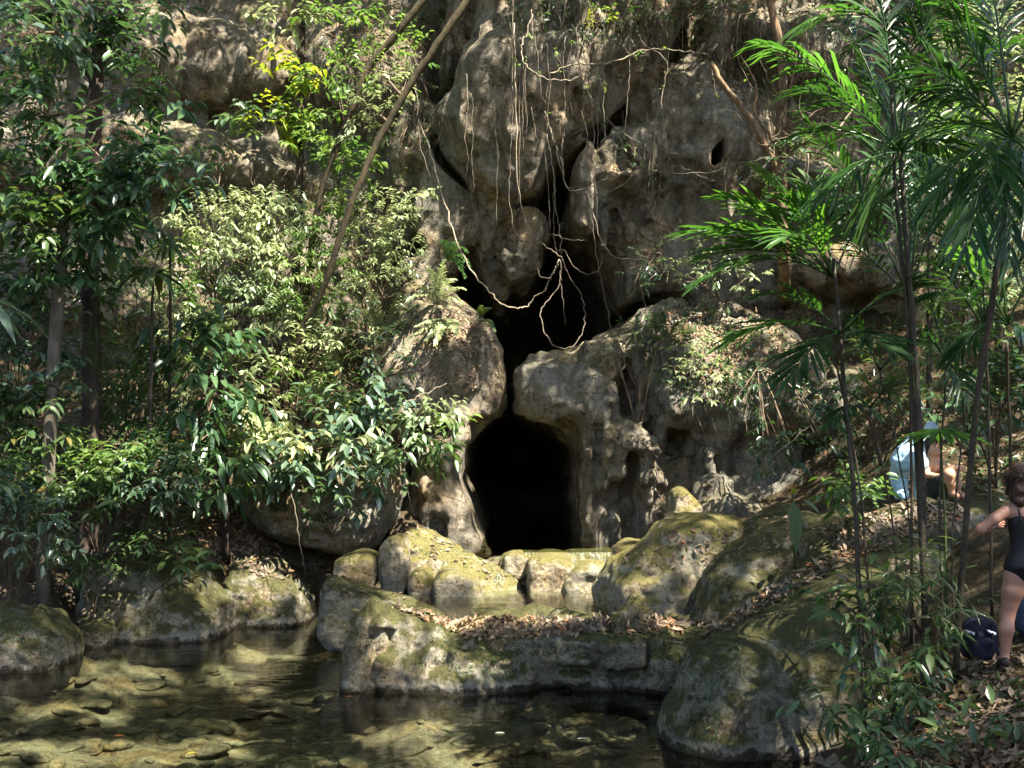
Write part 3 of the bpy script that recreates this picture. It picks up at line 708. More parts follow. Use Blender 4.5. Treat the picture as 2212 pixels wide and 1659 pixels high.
def clump_leaves(mbargs, c, tdir, n, L, wr, droop, spread=1.0):
    """n leaves along a twig at c going tdir"""
    pos, D, U, LL, WW = mbargs
    tl = L * 0.42 * n * 0.5
    side = tdir.cross(Vector((0, 0, 1)))
    if side.length < .05: side = Vector((1, 0, 0))
    side.normalize()
    a0 = random.uniform(0, 6.28)
    for i in range(n):
        t = i / max(1, n - 1)
        p = c + tdir * (tl * t)
        if i == n - 1: d = tdir.copy()
        else:
            s = side if i % 2 else -side
            d = tdir * random.uniform(.2, .7) + s * random.uniform(.7, 1.1) * spread + rv() * .22
        d.z -= droop * random.uniform(.3, 1.2)
        pos.append(p); D.append(d)
        u = Vector((0, 0, 1)) + rv() * .35
        U.append(u); k = random.uniform(.65, 1.15) * (0.75 + .25 * math.sin(3.14 * min(t + .15, 1))); LL.append(L * k); WW.append(L * k * wr * random.uniform(.8, 1.2))

def build_leaves(name, lists, mat, parent, fold=.2, droop=.3, hi=True):
    pos, D, U, LL, WW = lists
    if not pos: return None
    V, Fc = leaves(np.array([tuple(p) for p in pos]), np.array([tuple(p) for p in D]), np.array([tuple(p) for p in U]), np.array(LL), np.array(WW), fold, droop, hi)
    return mesh_np(name, V, Fc, mat, parent)

def shrub(name, label, cat, base, blobs, mat='leaf_mid', L=.18, wr=.42, n=70, k=7, droop=.35, trunk=None, tr=(.04, .015), bark='bark_dark', group=None, hi=True, rd=None, twigs=.45, parts=True, trunkd=None):
    """blobs: (px,py,rx,ry,d[,mat]) crowns; trunk: px path"""
    b = base_pt(base)
    root = empty(name, b, label, cat, group)
    br = MB(); tk = MB(); by = {}
    if trunk:
        d0 = trunkd or base[2]
        path = [b] + [P(q[0], q[1], q[2] if len(q) > 2 else d0) for q in trunk]
        sp = spline(path, 5, 0.012)
        tk.tube(sp, tr[0], tr[1], 8, wob=.08)
    else: sp = [b]
    for bl in blobs:
        px, py, rx, ry, d = bl[:5]; mt = bl[5] if len(bl) > 5 else mat
        c = P(px, py, d); sx = rx * d / FPX; sz = ry * d / FPX; sy = rd or max(.35, .7 * min(sx, sz * 1.5))
        st = min(sp, key=lambda q: (q - c).length + (0 if q.z < c.z else .5 * (q.z - c.z)))
        mid = (st + c) / 2 + Vector((random.uniform(-.1, .1), random.uniform(-.1, .1), .12 * (st - c).length))
        hub = c + Vector((0, 0, -sz * .4))
        bsp = spline([st, mid, hub], 5, .01)
        rr = min(tr[1], .03) if trunk else .018
        (br if trunk else tk).tube(bsp, rr, .008, 5)
        lists = by.setdefault(mt, ([], [], [], [], []))
        nn = max(3, int(n * DENS * rx * ry / 6000.0)) if n > 0 else 6
        for i in range(nn):
            while True:
                v = Vector((random.uniform(-1, 1), random.uniform(-1, 1), random.uniform(-1, 1)))
                if .15 < v.length < 1: break
            q = c + Vector((v.x * sx, v.y * sy, v.z * sz))
            td = Vector((v.x * .8, v.y * .8 - .15, v.z * .5 + random.uniform(-.1, .45))) + rv() * .3
            td.normalize()
            clump_leaves(lists, q, td, random.randint(max(2, k - 2), k + 1), L, wr, droop)
            if random.random() < twigs:
                s0 = random.choice(bsp[2:] if len(bsp) > 3 else bsp)
                br.tube([s0, (s0 + q) / 2 + rv() * .04 + Vector((0, 0, .03)), q, q + td * (L * .2 * k)], .006, .0025, 4, cap=False)
    if trunk: tk.build('trunk', M[bark], root)
    else: tk.build('stem', M[bark if bark != 'bark_dark' else 'twig'], root)
    br.build('branches', M['twig'], root)
    for mt, lists in by.items():
        build_leaves('foliage', lists, M[mt], root, hi=hi)
    return root

# ---- left side trees
shrub('understory_tree', 'slender pale-barked tree near the left edge with drooping sprays of large leaves', 'tree', (100, 960, 14.8),
      [(70, 250, 90, 70, 14.6), (60, 60, 110, 80, 14.4, 'leaf_blue'), (230, 330, 110, 60, 14.5), (330, 355, 110, 40, 14.3, 'leaf_blue'), (365, 400, 80, 34, 14.2), (60, 390, 110, 70, 14.7), (150, 470, 120, 70, 14.7, 'leaf_mid'), (90, 560, 120, 60, 14.6), (320, 215, 70, 40, 14.6), (240, 430, 110, 60, 14.4), (20, 480, 70, 60, 14.3, 'leaf_mid')],
      'leaf_dark', L=.30, wr=.42, n=38, k=7, droop=.45, trunk=[(118, 760), (130, 600), (148, 330), (160, 150), (180, -80)], tr=(.10, .065), bark='bark_pale')
shrub('understory_tree', 'taller dark-trunked tree behind the pale-barked one with grey-green leaf rosettes at the top', 'tree', (196, 960, 16.3),
      [(290, 40, 90, 40, 16.0, 'leaf_blue'), (230, 110, 90, 50, 16.2), (170, 30, 80, 60, 16.1), (160, 620, 90, 60, 16.4, 'leaf_mid'), (215, 500, 80, 60, 16.2)],
      'leaf_dark', L=.30, wr=.40, n=46, k=8, droop=.3, trunk=[(198, 780), (196, 600), (203, 300), (212, 130), (224, -80)], tr=(.16, .10), bark='bark_dark')
shrub('understory_tree', 'thin straight sapling trunk left of the pale-barked tree', 'tree', (70, 800, 16.0),
      [(30, 160, 70, 60, 15.8), (60, 20, 80, 40, 15.9)], 'leaf_mid', L=.2, n=50, k=7, trunk=[(80, 560), (95, 330), (108, 120), (112, -80)], tr=(.06, .045), bark='bark_brown')
shrub('understory_tree', 'upright tree against the cliff with sunlit yellow-green leaves', 'tree', (636, 800, 20.6),
      [(610, 35, 70, 32, 20.2, 'leaf_sunlit'), (720, 30, 70, 30, 20.2, 'leaf_bright'), (625, 150, 62, 30, 20.0), (680, 175, 50, 32, 20.1, 'leaf_bright'), (590, 245, 50, 32, 20.0), (680, 260, 50, 45, 20.1, 'leaf_bright'), (545, 255, 50, 26, 20.0, 'leaf_blue'), (600, 290, 60, 30, 20.1, 'leaf_bright'), (760, 340, 70, 50, 20.1, 'leaf_bright')],
      'leaf_yellow', L=.27, wr=.42, n=64, k=7, droop=.4, trunk=[(640, 560), (646, 400), (650, 200), (655, -80)], tr=(.10, .075), bark='bark_dark')
shrub('leaning_tree', 'mossy trunk leaning up to the right across the cliff, thicker of the leaning pair', 'tree', (590, 860, 19.6),
      [(800, 250, 60, 60, 18.6, 'leaf_sunlit'), (760, 150, 60, 50, 18.6, 'leaf_bright'), (850, 190, 50, 40, 18.7, 'leaf_sunlit')],
      'leaf_bright', L=.17, n=60, k=7, trunk=[(645, 730, 19.0), (700, 620, 18.7), (748, 470, 18.4), (810, 320, 18.2), (885, 185, 18.0), (960, 75, 17.8), (1060, -80, 17.6)], tr=(.056, .070), bark='bark_moss')
shrub('leaning_tree', 'thinner mossy trunk leaning right just above the thick leaning one', 'tree', (650, 700, 19.9, 'abs'),
      [(820, 60, 60, 40, 18.9), (880, 110, 50, 40, 18.7)],
      'leaf_bright', L=.17, n=60, k=7, trunk=[(690, 430, 19.3), (745, 275, 19.0), (795, 150, 18.8), (865, 65, 18.6), (960, -60, 18.4)], tr=(.06, .075), bark='bark_moss')
shrub('sapling', 'dark slim sapling with very large dark hanging leaves by the waterside rocks', 'tree', (490, 1180, 17.7),
      [(425, 740, 80, 60, 16.6), (450, 860, 70, 80, 16.5), (400, 960, 80, 60, 16.4), (455, 1010, 60, 60, 16.4), (380, 700, 60, 36, 16.6)],
      'leaf_dark', L=.42, wr=.40, n=30, k=6, droop=.75, trunk=[(488, 1060, 17.4), (482, 920, 17.2), (474, 800, 17.0), (468, 700, 17.0)], tr=(.075, .03), bark='bark_dark')

# ---- bushes of the left slope
S = shrub
S('shrub', 'large sunlit bush of small leaves, coloured pale for the light, high on the left slope', 'bush', (500, 840, 20.6), [(450, 480, 80, 50, 19.6), (540, 445, 90, 50, 19.8), (620, 470, 80, 50, 19.9), (510, 540, 110, 60, 19.5), (620, 550, 100, 60, 19.6), (430, 570, 70, 60, 19.6, 'leaf_bright')], 'leaf_sunlit', L=.17, wr=.36, n=95, k=9, droop=.55)
S('shrub', 'fine-leaved bush growing up the rock just left of the grey pillar', 'bush', (800, 780, 20.2), [(820, 450, 70, 50, 20.0), (780, 530, 80, 60, 19.8), (850, 520, 60, 70, 19.9), (830, 620, 80, 60, 19.6), (740, 440, 60, 50, 20.0, 'leaf_bright')], 'leaf_sunlit', L=.13, wr=.4, n=110, k=9)
S('shrub', 'yellow-green bush of feathery leaves beneath the leaning trunks', 'bush', (640, 860, 20.3), [(700, 480, 60, 50, 19.4), (690, 570, 80, 50, 19.3), (640, 650, 90, 50, 19.2), (560, 660, 80, 50, 19.2, 'leaf_sunlit')], 'leaf_bright', L=.16, wr=.32, n=90, k=10, droop=.5)
S('shrub', 'loose lit bush on the slope below the leaning trunk foot', 'bush', (640, 960, 19.2), [(570, 740, 80, 50, 18.9), (660, 760, 70, 60, 18.8), (740, 720, 70, 60, 19.0), (600, 830, 90, 50, 18.6, 'leaf_bright')], 'leaf_sunlit', L=.17, wr=.42, n=52, k=8, droop=.5)
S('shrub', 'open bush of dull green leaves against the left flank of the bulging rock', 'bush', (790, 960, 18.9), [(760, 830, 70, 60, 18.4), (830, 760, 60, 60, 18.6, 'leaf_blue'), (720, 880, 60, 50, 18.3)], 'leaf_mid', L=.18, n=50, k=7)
S('shrub', 'bush with broad silvery leaves above the great overhanging boulder', 'bush', (640, 1000, 17.6), [(600, 985, 80, 45, 17.0), (690, 960, 80, 40, 17.0, 'leaf_sunlit'), (770, 985, 70, 40, 17.0), (540, 930, 60, 50, 17.2, 'leaf_sunlit'), (650, 1030, 70, 30, 16.9), (730, 900, 80, 40, 17.3)], 'leaf_blue', L=.32, wr=.46, n=44, k=6, droop=.65)
S('shrub', 'bush with broad drooping leaves in front of the pillar left of the cave mouth', 'bush', (850, 1010, 18.2), [(860, 930, 60, 50, 17.3), (930, 900, 60, 40, 17.2, 'leaf_sunlit'), (975, 950, 45, 35, 17.1, 'leaf_bright'), (890, 990, 50, 40, 17.1, 'leaf_mid'), (830, 860, 50, 40, 17.6, 'leaf_blue')], 'leaf_sunlit', L=.25, wr=.46, n=50, k=6, droop=.65)
S('shrub', 'bush lit at its top where the slope meets the dark large-leaved sapling', 'bush', (540, 1010, 18.0), [(520, 840, 50, 50, 17.6, 'leaf_sunlit'), (560, 900, 60, 60, 17.5, 'leaf_sunlit'), (530, 980, 50, 60, 17.3, 'leaf_bright')], 'leaf_sunlit', L=.22, wr=.42, n=56, k=7, droop=.5)
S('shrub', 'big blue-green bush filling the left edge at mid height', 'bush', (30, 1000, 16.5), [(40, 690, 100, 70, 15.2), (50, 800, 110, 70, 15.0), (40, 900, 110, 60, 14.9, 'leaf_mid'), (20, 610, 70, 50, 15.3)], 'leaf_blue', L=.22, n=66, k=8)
S('shrub', 'bush between the two left trunks and the slope sapling', 'bush', (270, 980, 17.8), [(270, 760, 80, 60, 17.2), (220, 860, 80, 60, 16.9, 'leaf_blue'), (330, 850, 70, 60, 17.1), (150, 760, 60, 60, 17.2, 'leaf_blue'), (360, 780, 60, 50, 17.4, 'leaf_bright')], 'leaf_mid', L=.19, n=56, k=8)
S('shrub', 'wide low bush of dull green leaves across the left bank', 'bush', (220, 1120, 16.0), [(100, 990, 110, 50, 15.0), (230, 1000, 110, 50, 15.1, 'leaf_bright'), (340, 985, 90, 50, 15.4), (300, 1050, 110, 40, 15.2, 'leaf_blue'), (160, 1070, 110, 40, 14.9)], 'leaf_mid', L=.19, n=74, k=8)
S('shrub', 'bush lapping the left edge just above the moss-topped boulder', 'bush', (30, 1180, 14.9), [(40, 1090, 90, 50, 14.3), (20, 1010, 80, 50, 14.4, 'leaf_mid'), (80, 1150, 70, 30, 14.2)], 'leaf_blue', L=.19, n=74, k=8)
S('shrub', 'small sprig hanging over the dark rock beside the pool', 'plant', (200, 1190, 15.4), [(200, 1225, 70, 18, 15.0), (150, 1210, 40, 14, 15.0)], 'leaf_mid', L=.16, n=150, k=6, droop=.3)
S('shrub', 'glossy leafy sprig over the waterside rocks with the sunlit ridge', 'plant', (400, 1170, 16.0), [(390, 1195, 50, 28, 15.3), (340, 1170, 50, 24, 15.4), (430, 1220, 30, 18, 15.3)], 'leaf_mid', L=.22, n=90, k=6, droop=.3)
S('shrub', 'sunlit litter-side seedling bush behind the sapling trunk', 'bush', (370, 1130, 17.4), [(420, 1085, 70, 30, 16.9), (340, 1100, 60, 24, 16.8)], 'leaf_bright', L=.15, n=70, k=6)
S('shrub', 'leafy tangle below the broad silvery leaves on the overhanging boulder', 'bush', (720, 1040, 17.2), [(680, 1075, 50, 40, 16.9), (780, 1060, 40, 40, 16.9), (840, 1040, 40, 30, 16.9)], 'leaf_mid', L=.22, wr=.46, n=36, k=5, droop=.9)
S('shrub', 'tuft of leaves rooted on the cliff ledge left of the yellow-leaved tree', 'bush', (470, 330, 21, 'hit'), [(450, 340, 50, 30, 20.4), (380, 300, 60, 30, 20.4, 'leaf_bright')], 'leaf_dark', L=.16, n=60, k=6)
S('shrub', 'leafy tuft rooted high on the cliff under the leaning trunk tops', 'bush', (760, 140, 21, 'hit'), [(720, 120, 60, 50, 20.7), (850, 60, 60, 40, 20.6), (900, 170, 40, 40, 20.5)], 'leaf_mid', L=.12, n=60, k=6)
S('shrub', 'mat of small leaves hanging down the far left of the cliff', 'bush', (60, 300, 20, 'hit'), [(30, 250, 60, 90, 18.8), (120, 180, 60, 60, 19.0), (300, 170, 60, 50, 20.4)], 'leaf_mid', L=.14, n=60, k=7)
S('shrub', 'white-flecked single sprig in front of the grey rock rib', 'plant', (905, 480, 20, 'hit'), [(905, 415, 34, 14, 19.4)], 'leaf_sunlit', L=.26, wr=.5, n=120, k=5, droop=.1)
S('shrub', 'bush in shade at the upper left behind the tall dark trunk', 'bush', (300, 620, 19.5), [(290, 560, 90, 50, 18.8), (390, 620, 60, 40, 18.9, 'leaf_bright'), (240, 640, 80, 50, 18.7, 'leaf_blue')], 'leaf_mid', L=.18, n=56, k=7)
S('shrub', 'thin twiggy bush on the slope right under the large sunlit bush', 'bush', (420, 900, 19.4), [(400, 700, 60, 40, 19.0, 'leaf_sunlit'), (470, 750, 60, 50, 18.9), (350, 650, 50, 40, 19.2, 'leaf_sunlit')], 'leaf_bright', L=.18, n=50, k=7, droop=.5)

# ---- ferns, rosettes and fronds
def frond(p0, p1, sag, ll, n, w=.07, mat='palm', parent=None, ang=.75, droop=.35, tipf=.35, r=.008, taper0=.45, stemfrac=.0, name='frond', rmat='stem_green', vdir=None):
    """pinnate frond from p0 to p1"""
    p0 = Vector(p0); p1 = Vector(p1)
    ln = (p1 - p0).length
    mid = (p0 + p1) / 2 + Vector((0, 0, sag * ln))
    pts = [(1 - t) ** 2 * p0 + 2 * t * (1 - t) * mid + t * t * p1 for t in [i / 12 for i in range(13)]]
    mb = MB(); mb.tube(pts, r, r * .3, 5)
    pos = []; D = []; U = []; LL = []; WW = []
    for i in range(n):
        t = stemfrac + (1 - stemfrac) * (i + .5) / n
        f = t * 12; a = int(min(11, f)); q = pts[a].lerp(pts[a + 1], f - a)
        tg = (pts[a + 1] - pts[a]).normalized()
        s = tg.cross(Vector((0, 0, 1)))
        if s.length < .2: s = tg.cross(Vector((0.3, -1, 0)))
        s.normalize(); u = s.cross(tg)
        tt = (t - stemfrac) / (1 - stemfrac)
        prof = (taper0 + (1 - taper0) * min(1, tt * 4)) * (1 - (1 - tipf) * max(0, (tt - .45) / .55))
        for sg in (-1, 1):
            an = ang * (1 - .45 * tt) + random.uniform(-.2, .2)
            d = tg * math.cos(an) + s * (sg * math.sin(an)) + u * random.uniform(-.05, .22)
            pos.append(q); D.append(d); U.append(u + s * (-sg * .35) + rv() * .12)
            l = ll * prof * random.uniform(.7, 1.12); LL.append(l); WW.append(w * random.uniform(.8, 1.1) * (.6 + .4 * prof))
    V, Fc = leaves(np.array([tuple(p) for p in pos]), np.array([tuple(p) for p in D]), np.array([tuple(p) for p in U]), np.array(LL), np.array(WW), .15, droop)
    mb.add(V, Fc)
    return mb.build(name, M[mat], parent)

def fern(label, base, tips, d, ll=.16, n=20, w=.035, mat='leaf_sunlit', sag=.25, group=None, cat='fern', name='fern'):
    b = base_pt(base)
    root = empty(name, b, label, cat, group)
    for t in tips:
        tp = P(t[0], t[1], t[2] if len(t) > 2 else d + random.uniform(-.5, .3))
        frond(b, tp, sag, ll, n, w, mat, root, droop=.25, stemfrac=.12, r=.006)
    return root
fern('pale sunlit fern perched on top of the bulging rock left of the cave', (945, 660, 19.3, 'hit'), [(925, 575), (985, 605), (1005, 625), (890, 615), (880, 650), (1000, 660), (960, 560)], 18.3, ll=.20, w=.05)
fern('second pale fern hanging on the front of the bulging rock below the first', (975, 690, 19.0, 'hit'), [(920, 735), (940, 745), (985, 725), (900, 705), (880, 735)], 17.9, ll=.20, w=.05, sag=.1)
fern('dark green fern tuft at the edge of the upper cave hollow', (960, 570, 19.6, 'hit'), [(1010, 545), (1015, 575), (990, 530), (1005, 600), (960, 520)], 18.9, ll=.2, w=.04, mat='palm')
fern('small fern clinging beside the waist of the cave on the left', (1035, 700, 18.8, 'hit'), [(1060, 665), (1065, 700), (1040, 660), (1070, 715)], 18.3, ll=.14, w=.035, mat='leaf_mid')
fern('fern with long bright fronds on the slope below the large sunlit bush', (400, 760, 19.4), [(300, 700), (340, 640), (430, 640), (480, 700), (370, 630), (300, 740), (460, 660)], 18.7, ll=.28, w=.05)
fern('shaded fern between the left tree trunks', (250, 860, 17.0), [(150, 700), (190, 720), (290, 690), (330, 760), (130, 780), (240, 700)], 16.2, ll=.35, w=.05, mat='leaf_mid')
fern('arching fern on the slope behind the left bank bushes', (300, 960, 17.2), [(230, 870), (270, 850), (330, 860), (360, 900), (200, 900)], 16.6, ll=.28, w=.045, mat='leaf_mid')
fern('feathery fern beneath the leaning trunks', (700, 760, 19.6), [(640, 660), (690, 620), (740, 640), (770, 690), (620, 700)], 18.9, ll=.26, w=.05, mat='leaf_bright')
fern('feathery fern on the rock shelf left of the bulging rock', (830, 730, 19.8), [(770, 660), (800, 630), (860, 640), (880, 690), (900, 660)], 19.0, ll=.24, w=.045, mat='leaf_sunlit')
fern('young fern on the litter mound right of the cave', (1440, 720, 18.6), [(1400, 690), (1430, 675), (1480, 690), (1500, 715)], 18.2, ll=.16, w=.035, mat='leaf_mid')

def rosette(name, label, cat, base, stem, n, L, w, mat, bark='bark_dark', r=(.03, .02), up=.5, d=None):
    b = base_pt(base); root = empty(name, b, label, cat)
    path = [b] + [P(q[0], q[1], q[2] if len(q) > 2 else base[2]) for q in stem]
    mb = MB(); mb.tube(spline(path, 5, .008), r[0], r[1], 7); mb.build('stem', M[bark], root)
    top = path[-1]; lists = ([], [], [], [], [])
    for i in range(n):
        a = i * 2.4 + random.uniform(-.2, .2); e = up * random.uniform(.2, 1.4)
        lists[0].append(top - Vector((0, 0, random.uniform(0, .12)))); lists[1].append(Vector((math.cos(a), math.sin(a), e)))
        lists[2].append(Vector((0, 0, 1)) + rv() * .15); k = random.uniform(.75, 1.1); lists[3].append(L * k); lists[4].append(w * k)
    build_leaves('foliage', lists, M[mat], root, fold=.15, droop=.75)
    return root
rosette('sapling', 'slim sapling topped with a star of long drooping strap leaves, left of centre', 'tree', (322, 960, 15.9), [(326, 800), (328, 690), (331, 585)], 22, .82, .13, 'leaf_mid')
rosette('sapling', 'smaller strap-leaved sapling beside the taller star-topped one', 'tree', (372, 800, 16.8), [(368, 640), (366, 520)], 16, .62, .11, 'leaf_dark')
rosette('shrub', 'blue-green plant with long broad leaves poking in at the left edge', 'plant', (-120, 900, 9.5, 'abs'), [(-90, 760, 9.3), (-60, 640, 9.2)], 12, .72, .17, 'leaf_blue', up=.4)
rosette('shrub', 'broad-leaved plant at the lower left edge above the bank bush', 'plant', (-60, 1180, 12.5, 'abs'), [(-50, 1090, 12.4), (-30, 1020, 12.3)], 12, .55, .16, 'leaf_blue', up=.5)

# ---- palms on the right
def palm(label, stems, crowns, mat='palm', cat='palm', ll=.55, w=.05, n=22, group=None, base=None, sag=.28, droop=.3, name='palm', stemmat='cane', ang=.75, stemfrac=.22):
    b = base_pt(base)
    root = empty(name, b, label, cat, group)
    for st in stems:
        pts = [P(q[0], q[1], q[2]) for q in st[1]]
        pts[0] = Vector((pts[0].x, pts[0].y, min(pts[0].z, float(ground_z(pts[0].x, pts[0].y)) - .05)))
        mb = MB(); mb.tube(spline(pts, 6, .006), st[0] * .55, st[0] * .42, 8, wob=.1); mb.build('stem', M[stemmat], root)
    for (cx_, cy_, cd_, tips) in crowns:
        c = P(cx_, cy_, cd_)
        for t in tips:
            tp = P(t[0], t[1], t[2]); ln = (tp - c).length
            frond(c, tp, sag * random.uniform(.7, 1.2), ll * random.uniform(.85, 1.1), int(n * max(.6, ln / 1.6)), w, t[3] if len(t) > 3 else mat, root, ang=ang, droop=droop, stemfrac=stemfrac, r=.012)
    return root
palm('clumping palm in front of the right cliff with sunlit fronds fanning left', [(.045, [(1872, 1500, 9.3), (1850, 1150, 9.4), (1826, 850, 9.5), (1800, 560, 9.6)]), (.022, [(1900, 1480, 9.4), (1850, 1000, 9.5), (1770, 640, 9.6)])],
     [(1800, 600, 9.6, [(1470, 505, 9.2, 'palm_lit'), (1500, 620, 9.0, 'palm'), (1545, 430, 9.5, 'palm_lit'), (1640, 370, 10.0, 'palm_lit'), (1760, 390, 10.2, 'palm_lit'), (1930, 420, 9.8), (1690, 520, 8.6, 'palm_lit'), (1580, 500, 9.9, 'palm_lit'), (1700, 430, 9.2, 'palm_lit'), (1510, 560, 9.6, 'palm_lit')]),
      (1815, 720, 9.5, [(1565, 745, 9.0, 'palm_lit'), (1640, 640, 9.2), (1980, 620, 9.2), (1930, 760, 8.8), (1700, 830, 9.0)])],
     ll=.62, w=.056, n=24, droop=.18, base=(1872, 1480, 9.3))
palm('tall thin-stemmed palm with dark fronds filling the upper right', [(.05, [(1998, 1480, 8.8), (1988, 950, 8.9), (1962, 560, 9.0), (1945, 330, 9.0)]), (.035, [(2010, 1480, 8.9), (1960, 700, 9.0), (1935, 400, 9.1), (1920, 60, 9.2)])],
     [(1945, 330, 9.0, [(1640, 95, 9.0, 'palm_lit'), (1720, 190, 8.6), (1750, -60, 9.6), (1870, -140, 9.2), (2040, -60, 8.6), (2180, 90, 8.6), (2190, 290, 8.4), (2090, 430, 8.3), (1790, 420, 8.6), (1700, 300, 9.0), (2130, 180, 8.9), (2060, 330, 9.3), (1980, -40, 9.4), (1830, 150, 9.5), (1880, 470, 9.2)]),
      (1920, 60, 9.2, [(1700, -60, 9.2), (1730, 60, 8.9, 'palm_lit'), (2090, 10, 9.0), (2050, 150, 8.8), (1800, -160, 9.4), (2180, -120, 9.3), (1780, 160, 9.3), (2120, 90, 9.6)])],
     ll=.66, w=.046, n=22, droop=.42, base=(1998, 1480, 8.8))
palm('dark palm at the far right edge with long overlapping fronds', [(.05, [(2062, 1440, 8.6), (2100, 950, 8.3), (2158, 560, 8.0), (2185, 300, 7.8)])],
     [(2185, 300, 7.8, [(1960, 130, 7.6), (2010, -30, 7.9), (2120, -120, 7.8), (2290, 20, 7.8), (2020, 430, 7.4), (2080, 560, 7.2), (2290, 480, 7.2), (1940, 290, 7.6), (2060, 60, 8.2), (2180, 560, 7.4), (2000, 200, 8.2), (2290, 200, 7.5)])],
     ll=.66, w=.046, n=22, droop=.42, base=(2120, 1400, 8.6))
palm('low palm with bright green leaflets at the right edge above the swimmer', [(.03, [(2190, 1200, 9.6), (2180, 900, 9.5), (2175, 740, 9.4)])],
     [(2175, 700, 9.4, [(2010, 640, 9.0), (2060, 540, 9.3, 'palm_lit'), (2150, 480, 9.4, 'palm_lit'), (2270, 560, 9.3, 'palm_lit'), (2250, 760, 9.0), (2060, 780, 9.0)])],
     ll=.5, w=.06, n=15, base=(2190, 1180, 9.6))
palm('slender palm clump with bare canes behind the crouching people', [(.018, [(1950, 1400, 9.8), (1930, 1150, 9.8), (1880, 880, 9.9)]), (.016, [(1975, 1400, 9.6), (1960, 1100, 9.7), (1900, 800, 9.9)]), (.02, [(2040, 1400, 9.4), (2030, 1100, 9.4), (2045, 760, 9.6)]), (.018, [(2065, 1430, 9.2), (2058, 1150, 9.2), (2100, 800, 9.5)]), (.016, [(1985, 1350, 9.5), (2000, 1150, 9.6), (1990, 900, 9.8)])],
     [(1880, 880, 9.9, [(1760, 850, 9.6), (1790, 920, 9.4), (1960, 820, 9.6)]), (2045, 780, 9.6, [(1950, 700, 9.4), (2000, 640, 9.6), (2140, 720, 9.4), (2090, 860, 9.2)]), (1900, 800, 9.9, [(1830, 690, 9.8), (2010, 740, 9.6)])],
     ll=.36, w=.035, n=20, base=(2000, 1400, 9.6))
palm('palm clump in the middle distance whose fronds rise steeply behind the tall thin-stemmed palm', [(.03, [(1966, 1300, 10.6), (1968, 900, 10.6), (1962, 640, 10.6)])],
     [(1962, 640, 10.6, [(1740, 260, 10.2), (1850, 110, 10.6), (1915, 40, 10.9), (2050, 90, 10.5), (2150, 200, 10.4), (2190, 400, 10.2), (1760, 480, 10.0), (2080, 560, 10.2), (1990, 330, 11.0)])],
     ll=.60, w=.046, n=19, base=(1966, 1200, 10.6), sag=.14)
palm('narrow palm behind the far right palm with dark steeply rising fronds', [(.03, [(2140, 1200, 9.9), (2135, 900, 9.9), (2130, 720, 9.9)])],
     [(2130, 720, 9.9, [(1990, 320, 9.6), (2090, 200, 9.8), (2190, 300, 9.7), (2260, 480, 9.6), (2010, 560, 9.4), (2060, 420, 10.1)])],
     ll=.56, w=.044, n=19, base=(2140, 1150, 9.9), sag=.14)
# fan palm leaf over the crouching people
b = base_pt((2045, 1420, 8.9)); root = empty('fan_palm', b, 'small fan palm holding one flat star-shaped leaf above the crouching people', 'palm')
mb = MB(); top = P(2030, 925, 8.7); mb.tube(spline([b, P(2042, 1150, 8.85), top], 6), .014, .008, 6); mb.build('stem', M['stem_green'], root)
ls = ([], [], [], [], [])
for i in range(17):
    a = i * 2 * math.pi / 17 + .1
    ls[0].append(top); ls[1].append(Vector((math.cos(a), math.sin(a), -.12 + .05 * math.sin(5 * a)))); ls[2].append(Vector((0, 0, 1))); ls[3].append(.42 + .06 * math.cos(a * 3)); ls[4].append(.075)
build_leaves('leaf', ls, M['palm_lit'], root, fold=.1, droop=.22)

# ---- right side trees and bushes
shrub('bare_tree', 'forked brown tree on the right cliff shelf with bare twisting limbs', 'tree', (1696, 660, 18.6, 'hit'),
      [(1700, 330, 40, 30, 18.0), (1740, 300, 50, 22, 17.9), (1690, 410, 50, 30, 18.0, 'leaf_dark'), (1800, 300, 50, 20, 18.0)],
      'leaf_blue', L=.17, n=60, k=6, trunk=[(1694, 560), (1688, 400), (1684, 300), (1690, 200), (1684, 100), (1652, -60)], tr=(.12, .07), bark='bark_brown')
def limb(parent, pts, d, r0, r1, mat='bark_brown', nm='branch'):
    mb = MB(); mb.tube(spline([P(q[0], q[1], q[2] if len(q) > 2 else d) for q in pts], 5, .02), r0, r1, 7); return mb.build(nm, M[mat], parent)
bt = [o for o in COL.objects if o.name.startswith('bare_tree')][0]
limb(bt, [(1690, 400, 18.5), (1650, 310, 18.2), (1605, 235, 18.1), (1565, 185, 18.0), (1535, 135, 18.0)], 18, .075, .045)
limb(bt, [(1688, 330, 18.5), (1660, 290, 18.3), (1630, 240), (1635, 190), (1600, 120)], 18.2, .03, .012)
limb(bt, [(1684, 230, 18.5), (1710, 190), (1725, 100), (1760, 40)], 18.4, .04, .02)
limb(bt, [(1700, 340, 18.5), (1760, 270, 18.2), (1810, 275), (1850, 225), (1865, 205)], 18.2, .028, .014, 'vine_pale')
for i in range(22):
    x0 = random.uniform(1640, 1740); y0 = random.uniform(120, 330); a = random.uniform(-2.6, .4)
    pts = [(x0, y0)]
    for s_ in range(4):
        a += random.uniform(-.6, .6); pts.append((pts[-1][0] + 32 * math.cos(a), pts[-1][1] + 30 * math.sin(a)))
    limb(bt, [(1690, (y0 + 300) / 2, 18.5)] + pts, 18.3 + random.uniform(-.4, .3), .012, .005, 'twig', 'twig')
S('shrub', 'glowing bright green bush behind the upper right palm fronds', 'bush', (2000, 640, 16), [(1990, 290, 70, 50, 14.8), (2060, 340, 80, 60, 14.6), (1960, 370, 60, 40, 14.9), (2120, 270, 60, 50, 14.8)], 'leaf_bright', L=.22, wr=.4, n=60, k=8, droop=.5, trunk=[(2010, 500), (2020, 400)], tr=(.05, .03))
